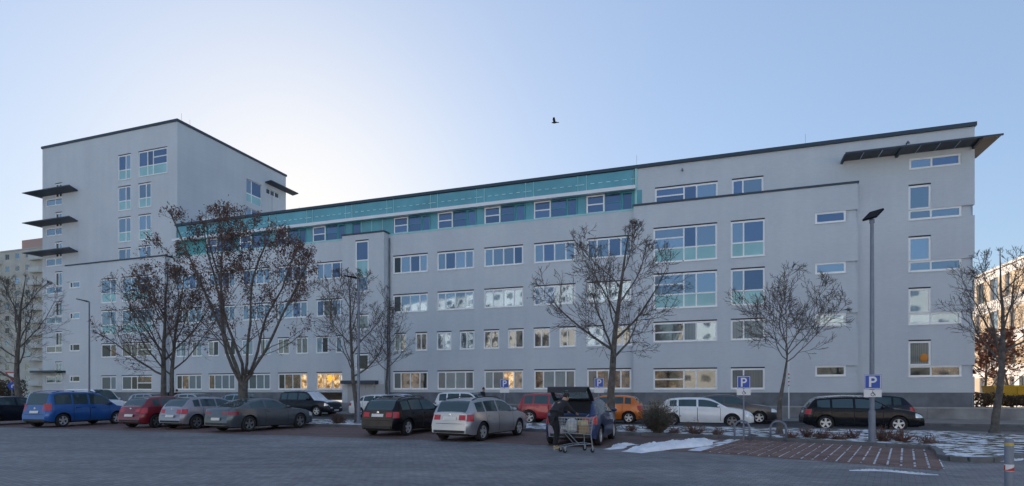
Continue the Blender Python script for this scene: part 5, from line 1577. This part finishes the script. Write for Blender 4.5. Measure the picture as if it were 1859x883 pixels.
# round arrow sign and give-way sign at the far left
o = empty('road_sign', (*at_t(22, -9.6), 0), R(42), 'post with a white triangular give-way sign above a blue round arrow sign', 'road sign')
p = MB(); p.tube([(0, 0, -.03), (0, 0, 3.3)], .035, 8); p.build('post', GALV, o)
p = MB(); p.hull8([(-.03, -.05, 2.62), (.03, -.05, 2.62), (.03, -.04, 2.62), (-.03, -.04, 2.62), (-.47, -.05, 3.36), (.47, -.05, 3.36), (.47, -.04, 3.36), (-.47, -.04, 3.36)]); t_ = p.build('triangle_plate', REDS, o)
p = MB(); p.hull8([(-.02, -.054, 2.78), (.02, -.054, 2.78), (.02, -.051, 2.78), (-.02, -.051, 2.78), (-.33, -.054, 3.28), (.33, -.054, 3.28), (.33, -.051, 3.28), (-.33, -.051, 3.28)]); p.build('white_field', WHS, t_)
p = MB(); p.lathe([(.001, -.055), (.31, -.055), (.31, -.043), (.001, -.043)], 24, 'y', (0, 0, 2.2)); r_ = p.build('round_plate', BLUES, o)
p = MB(); p.beam((-.02, -.059, 2.02), (-.02, -.059, 2.24), .08, .004, up=(0, 1, 0)); p.beam((-.02, -.059, 2.24), (.12, -.059, 2.26), .08, .004, up=(0, 1, 0)); p.hull8([(.10, -.061, 2.14), (.10, -.061, 2.38), (.10, -.057, 2.38), (.10, -.057, 2.14), (.24, -.061, 2.255), (.24, -.061, 2.265), (.24, -.057, 2.265), (.24, -.057, 2.255)]); p.build('arrow', WHS, r_)

o = empty('marker_pole', (*at_t(1432, -5.2), .11), 0, 'slim white pole with small red and white bands on the far pavement', 'pole')
p = MB(); p.tube([(0, 0, -.03), (0, 0, 4.0)], .038, 8); p.build('shaft', WHS, o)
for q in range(4):
    p = MB(); p.tube([(0, 0, 1.9 + q*.22), (0, 0, 1.98 + q*.22)], .041, 8); p.build('band', REDS if q % 2 else GALV, o)

def hoop(label, pos, az):
    o = empty('bicycle_hoop', (pos[0], pos[1], .085), az, label, 'bicycle stand', 'steel bicycle hoops in the strip')
    pts = [(-.24, 0, -.05), (-.24, 0, .38)] + [(-.24*math.cos(a), 0, .38 + .24*math.sin(a)) for a in np.linspace(0.2, math.pi - .2, 9)] + [(.24, 0, .38), (.24, 0, -.05)]
    p = MB(); p.tube(pts, .033, 8); p.build('hoop_tube', GALV, o, smooth=True)
    p = MB(); p.tube([(-.24, 0, .16), (.24, 0, .16)], .014, 6); p.build('cross_bar', GALV, o, smooth=True)
hoop('left steel bicycle hoop, at the foot of the wheelchair parking sign', gpt(1347, 797, .085), R(-30))
hoop('right steel bicycle hoop, at the foot of the rounded bare tree', gpt(1413, 798.5, .085), R(-30))

o = empty('bollard', (*((1832-929.5)/1030*8.35, 8.35)[:2], 0), 0, 'steel bollard with red and white bands at the bottom right corner', 'bollard')
p = MB(); p.tube([(0, 0, -.1), (0, 0, .955), (0, 0, .99), (0, 0, 1.0)], [.056, .056, .05, .03], 20); p.build('post', GALV, o, smooth=True, angle=30)
p = MB(); p.tube([(0, 0, .90), (0, 0, .945)], .0575, 20); p.build('yellow_band', mat('yellow_reflector', (.55, .40, .08), .4), o, smooth=True, angle=30)
p = MB(); p.tube([(0, 0, .53), (0, 0, .63)], .0575, 20); wb = p.build('white_band', WHS, o, smooth=True, angle=30)
p = MB()
for i in range(20):
    a0, a1 = 2*math.pi*i/20, 2*math.pi*(i+1)/20
    h0, h1 = [.54 + .08*(((i + k) % 10)/10) for k in (0, 1)]
    if (i+1) % 10 == 0: h1 = .62
    k = len(p.v); p.v += [(.0585*math.cos(a0), .0585*math.sin(a0), .535), (.0585*math.cos(a1), .0585*math.sin(a1), .535), (.0585*math.cos(a1), .0585*math.sin(a1), h1), (.0585*math.cos(a0), .0585*math.sin(a0), h0)]; p.f.append((k, k+1, k+2, k+3))
p.build('red_stripe', REDS, wb)

# bird
bx = ((1007-929.5)/1030*34, 34, 1.7 + (711-223)/1030*34)
o = empty('bird', bx, R(160), 'small dark bird flying above the roof of the office building', 'bird')
BIRD = mat('black_feathers', (0.015, 0.017, 0.022), 0.7)
p = MB()
p.tube([(-.16, 0, -.02), (-.10, 0, -.01), (0, 0, 0), (.08, 0, .015), (.13, 0, .03), (.17, 0, .025), (.205, 0, .015)], [.012, .03, .05, .045, .032, .022, .004], 10)
p.hull8([(-.14, -.03, -.02), (-.14, .03, -.02), (-.26, .055, -.03), (-.26, -.055, -.03), (-.14, -.03, -.012), (-.14, .03, -.012), (-.26, .055, -.022), (-.26, -.055, -.022)])
p.build('body', BIRD, o, smooth=True, angle=50)
for sg in (-1, 1):
    p = MB()
    pl = [((.07, .03, .02), (-.07, .03, .015)), ((.09, .16, .13), (-.07, .16, .11)), ((.03, .29, .16), (-.09, .27, .13)), ((-.06, .38, .14), (-.10, .36, .13))]
    for (a, b), (c, d) in zip(pl[:-1], pl[1:]):
        q = [(v[0], sg*v[1], v[2]) for v in (a, b, d, c)]
        p.hull8(q + [(x, y, z + .012) for x, y, z in q])
    p.build('wing', BIRD, o)

# ================================================================ people
def skin(name, verts, edges, radii, m, parent, sub=2, smooth=True):
    me = bpy.data.meshes.new('tmp'); me.from_pydata(verts, edges, []); ob = bpy.data.objects.new('tmp', me); COL.objects.link(ob)
    md = ob.modifiers.new('skin', 'SKIN'); md.use_smooth_shade = True
    for i, r_ in enumerate(radii):
        sv = me.skin_vertices[0].data[i]; sv.radius = r_ if hasattr(r_, '__len__') else (r_, r_)
    me.skin_vertices[0].data[0].use_root = True
    ms = ob.modifiers.new('sub', 'SUBSURF'); ms.levels = sub; ms.render_levels = sub
    dg = bpy.context.evaluated_depsgraph_get(); nm = bpy.data.meshes.new_from_object(ob.evaluated_get(dg))
    bpy.data.objects.remove(ob); nm.name = name; nm.materials.clear(); nm.materials.append(m)
    nm.polygons.foreach_set('use_smooth', [True]*len(nm.polygons))
    o_ = bpy.data.objects.new(name, nm); COL.objects.link(o_); o_.parent = parent
    return o_
SKIN_ = mat('skin', (0.42, 0.25, 0.18), 0.55)
COAT = mat('dark_coat', (0.018, 0.019, 0.024), 0.85, var=0.3, vscale=6)
TROU = mat('black_trousers', (0.014, 0.015, 0.02), 0.9)
SHOE = mat('tan_shoe', (0.50, 0.42, 0.26), 0.7)
SHOEB = mat('black_shoe', (0.02, 0.02, 0.02), 0.6)
HAIR = mat('dark_hair', (0.018, 0.014, 0.012), 0.7)
def person(label, pos, az, J, z0=0, shoe=SHOE, group=None, cap=False):
    """J: joints, x forward, y left; one continuous body under coat, trousers, shoes and hair"""
    o = empty('person', (pos[0], pos[1], z0), az, label, 'person', group)
    V, E_, Rr = [], [], []
    def add(p, r_, par=None):
        V.append(tuple(p)); Rr.append(r_)
        if par is not None: E_.append((par, len(V)-1))
        return len(V)-1
    pel = add(J['pelvis'], (.13, .10)); wa = add(J['waist'], (.12, .09), pel); ch = add(J['chest'], (.14, .10), wa)
    ne = add(J['neck'], .055, ch); hb = add(J['head'] - J['hd']*.07, (.068, .075), ne); ht = add(J['head'] + J['hd']*.06, (.07, .085), hb); add(J['head'] + J['hd']*.125, (.04, .05), ht)
    fd = J['face']; no = add(J['head'] + fd*.105 - J['hd']*.01, .012, hb)
    for s_ in ('l', 'r'):
        hp = add(J['hip'+s_], .085, pel); kn = add(J['knee'+s_], .058, hp); an = add(J['ank'+s_], .042, kn); to = add(J['toe'+s_], .035, an)
        sh = add(J['sho'+s_], .062, ch); el = add(J['elb'+s_], .044, sh); wr_ = add(J['wri'+s_], .03, el)
        d = (J['wri'+s_] - J['elb'+s_]).normalized(); sd = d.cross(Vector((0, 0, 1))).normalized(); dn = Vector((0, 0, -1))
        pm_ = add(J['wri'+s_] + d*.055, (.036, .018), wr_)
        for q, (off, ln) in enumerate(((-.030, .060), (-.010, .072), (.010, .068), (.028, .052))):
            k1 = add(J['wri'+s_] + d*(.09) + sd*off, .0095, pm_); k2 = add(J['wri'+s_] + d*(.09 + ln*.5) + sd*off*1.1 + dn*.012, .0085, k1); add(J['wri'+s_] + d*(.09 + ln*.8) + sd*off*1.1 + dn*.04, .0075, k2)
        sgn = -1 if s_ == 'l' else 1
        t1 = add(J['wri'+s_] + d*.03 + sd*sgn*-.038 + dn*.008, .011, wr_); add(J['wri'+s_] + d*.07 + sd*sgn*-.052 + dn*.02, .0085, t1)
    skin('body', V, E_, Rr, SKIN_, o, 2)
    # ears and eyes
    p = MB(); sdh = fd.cross(J['hd']).normalized()
    for s_ in (-1, 1): c = J['head'] + sdh*s_*.078; p.ell(tuple(c), (.018, .012, .03), 8, 6)
    p.build('ear', SKIN_, o, smooth=True)
    p = MB()
    for s_ in (-1, 1): c = J['head'] + fd*.078 + sdh*s_*.03 + J['hd']*.015; p.ell(tuple(c), (.011, .011, .008), 8, 6)
    p.build('eye', BLS, o, smooth=True)
    # coat
    hem = J['pelvis'] + Vector((-.01, 0, -.26))
    cv = [J['pelvis'], J['waist'], J['chest'], J['chest'] + (J['neck']-J['chest'])*.85, hem, J['shol'], J['elbl'], J['wril'] - (J['wril']-J['elbl'])*.08, J['shor'], J['elbr'], J['wrir'] - (J['wrir']-J['elbr'])*.08]
    ce = [(0, 1), (1, 2), (2, 3), (0, 4), (2, 5), (5, 6), (6, 7), (2, 8), (8, 9), (9, 10)]
    skin('coat', [tuple(v) for v in cv], ce, [(.19, .15), (.18, .14), (.205, .165), (.105, .105), (.205, .165), .088, .068, .05, .088, .068, .05], COAT, o, 2)
    tv = [J['pelvis'], J['hipl'], J['kneel'], J['ankl'] + Vector((0, 0, .02)), J['hipr'], J['kneer'], J['ankr'] + Vector((0, 0, .02))]
    skin('trousers', [tuple(v) for v in tv], [(0, 1), (1, 2), (2, 3), (0, 4), (4, 5), (5, 6)], [(.15, .12), .11, .085, .068, .11, .085, .068], TROU, o, 2)
    for s_ in ('l', 'r'):
        a, t = J['ank'+s_], J['toe'+s_]; d = (t - a); d.z = 0; d.normalize()
        b = Vector((a.x, a.y, .045))
        skin('shoe', [tuple(b - d*.05), tuple(b + d*.05), tuple(b + d*.15), tuple(Vector((a.x, a.y, .10)))], [(0, 1), (1, 2), (0, 3)], [(.045, .045), (.05, .042), (.042, .03), .045], shoe, o, 2)
    c = J['head'] + J['hd']*.045 - fd*.02
    p = MB(); p.ell((0, 0, 0), (.094, .088, .10), 14, 10); h_ = p.build('hair', HAIR, o, smooth=True); h_.location = c
    return o
v = lambda *a: Vector(a)
J1 = dict(pelvis=v(-.08, 0, .93), waist=v(-.02, 0, 1.08), chest=v(.14, 0, 1.30), neck=v(.25, 0, 1.43), head=v(.335, 0, 1.52), hd=v(.55, 0, .83).normalized(), face=v(.83, 0, -.55).normalized(),
          hipl=v(-.07, .10, .88), hipr=v(-.07, -.10, .88), kneel=v(.08, .12, .49), kneer=v(-.08, -.11, .48), ankl=v(.05, .13, .08), ankr=v(-.18, -.12, .08), toel=v(.19, .14, .04), toer=v(-.04, -.13, .04),
          shol=v(.17, .20, 1.35), shor=v(.17, -.20, 1.35), elbl=v(.33, .25, 1.11), elbr=v(.36, -.24, 1.12), wril=v(.56, .17, 1.08), wrir=v(.59, -.13, 1.06))
person('man in a dark coat and pale shoes bending into the open car boot', (1.33, 16.75), R(32), J1)
def walker(h=1.0, sw=.15):
    return {k: (q*h if k not in ('hd', 'face') else q) for k, q in dict(pelvis=v(0, 0, .95), waist=v(.01, 0, 1.10), chest=v(.03, 0, 1.34), neck=v(.05, 0, 1.50), head=v(.08, 0, 1.63), hd=v(.1, 0, .99).normalized(), face=v(.99, 0, -.15).normalized(),
        hipl=v(0, .10, .90), hipr=v(0, -.10, .90), kneel=v(.14, .11, .50), kneer=v(-.06, -.11, .50), ankl=v(.20, .11, .08), ankr=v(-.28, -.11, .12), toel=v(.35, .12, .04), toer=v(-.14, -.12, .05),
        shol=v(.02, .20, 1.43), shor=v(.02, -.20, 1.43), elbl=v(-.10, .25, 1.15), elbr=v(.12, -.25, 1.16), wril=v(.0, .24, .92), wrir=v(.32, -.20, 1.02)).items()}
person('person in a dark jacket walking behind the silver estate and the white off-roader', at_t(876, -7.3), FRZ, walker(1.06), .11, SHOEB)
person('person in dark clothes walking on the far pavement behind the red hatchback', at_t(322, -7.6), FRZ + math.pi, walker(1.0), .11, SHOEB)

# ================================================================ shopping trolley
cx_, cy_ = 1.80, 15.95
o = empty('shopping_trolley', (cx_, cy_, 0), R(196), 'grey wire shopping trolley full of groceries beside the man at the boot', 'shopping trolley')
WIRE = mat('trolley_wire', (0.30, 0.33, 0.36), 0.35, metal=0.6)
# local: x along the trolley (handle at -x), basket on top
def bk(u, v_, wz):       # u 0..1 front-back, v -1..1 across, wz 0..1 height
    x = -.40 + .84*u*(1 - .10*(1-wz)) + .05*(1-wz)
    y = v_*(.27 - .05*u)*(.82 + .18*wz)
    z = .50 + .06*u + (.46 - .05*u)*wz
    return (x, y, z)
p = MB()
for i in range(10):
    u = i/9
    for s_ in (-1, 1): p.tube([bk(u, s_, 0), bk(u, s_, 1)], .0055, 4)
    p.tube([bk(u, -1, 0), bk(u, 1, 0)], .0055, 4)
for j in range(7):
    v_ = -1 + 2*j/6
    for u in (0, 1): p.tube([bk(u, v_, 0), bk(u, v_, 1)], .0055, 4)
    p.tube([bk(0, v_, 0), bk(1, v_, 0)], .0055, 4)
for k in range(6):
    wz = k/5; r_ = .009 if k in (0, 5) else .0055
    p.tube([bk(0, -1, wz), bk(1, -1, wz), bk(1, 1, wz), bk(0, 1, wz), bk(0, -1, wz)], r_, 5)
p.build('basket', WIRE, o)
p = MB(); p.tube([(-.52, -.27, 1.04), (-.52, .27, 1.04)], .018, 8); p.build('handle', mat('trolley_handle', (.03, .06, .16), .5), o)
p = MB()
for s_ in (-1, 1):
    p.tube([(-.52, s_*.26, 1.04), (-.40, s_*.27, .95), (-.34, s_*.25, .50), (-.38, s_*.27, .16)], .014, 6)
    p.tube([(-.36, s_*.26, .24), (.10, s_*.20, .22), (.42, s_*.17, .17)], .014, 6)
    p.tube([(.0, s_*.2, .23), (.30, s_*.19, .55)], .012, 6)
p.tube([(.42, -.17, .17), (.42, .17, .17)], .014, 6); p.tube([(-.36, -.26, .24), (-.36, .26, .24)], .012, 6)
for q in range(7): p.tube([(-.34 + q*.11, -.23 + q*.008, .235 - q*.007), (-.34 + q*.11, .23 - q*.008, .235 - q*.007)], .006, 4)
p.build('frame', WIRE, o)
for (wx, wy) in ((-.38, -.27), (-.38, .27), (.40, -.17), (.40, .17)):
    p = MB(); p.lathe([(.001, -.018), (.055, -.018), (.06, -.008), (.06, .008), (.055, .018), (.001, .018)], 14, 'y', (wx, wy, .06)); c_ = p.build('castor', RUB, o)
    p = MB(); p.box(wx - .02, wx + .02, wy - .028, wy + .028, .06, .17); p.build('castor_fork', WIRE, c_)
TM = Matrix.Translation((cx_, cy_, 0)) @ Matrix.Rotation(R(196), 4, 'Z')
def goods(name, label, cat, lx, ly, z, fn, m, rz=0):
    w_ = TM @ Vector((lx, ly, z)); mb = MB(); fn(mb)
    ob = mb.build(name, m, None, smooth=False); ob.location = w_; ob.rotation_euler = (0, 0, R(196) + rz)
    return tag(ob, label, cat, 'groceries in the trolley')
def bag(mb):
    mb.tube([(0, 0, 0), (0, 0, .05), (.01, 0, .2), (0, .01, .32), (.01, 0, .38)], [.11, .15, .16, .13, .07], 10)
def carton(mb): mb.box(-.16, .16, -.11, .11, 0, .20); mb.box(-.161, .161, -.02, .02, .2, .203)
def pack(mb): mb.hull8([(-.13, -.09, 0), (.13, -.09, 0), (.13, .09, 0), (-.13, .09, 0), (-.11, -.07, .13), (.12, -.08, .14), (.11, .07, .13), (-.12, .08, .14)])
goods('shopping_bag', 'white plastic bag standing in the front of the shopping trolley', 'shopping bag', .14, .02, .57, bag, mat('white_bag', (.46, .48, .49), .45, var=.2, vscale=8))
goods('carton', 'cardboard carton with tape lying in the shopping trolley near its handle', 'carton', -.20, .02, .54, carton, mat('cardboard', (.36, .25, .14), .85, var=.1, vscale=6))
goods('food_pack', 'pale yellow food pack lying on the carton in the shopping trolley', 'food pack', -.20, 0, .745, pack, mat('yellow_pack', (.55, .48, .25), .5), .3)
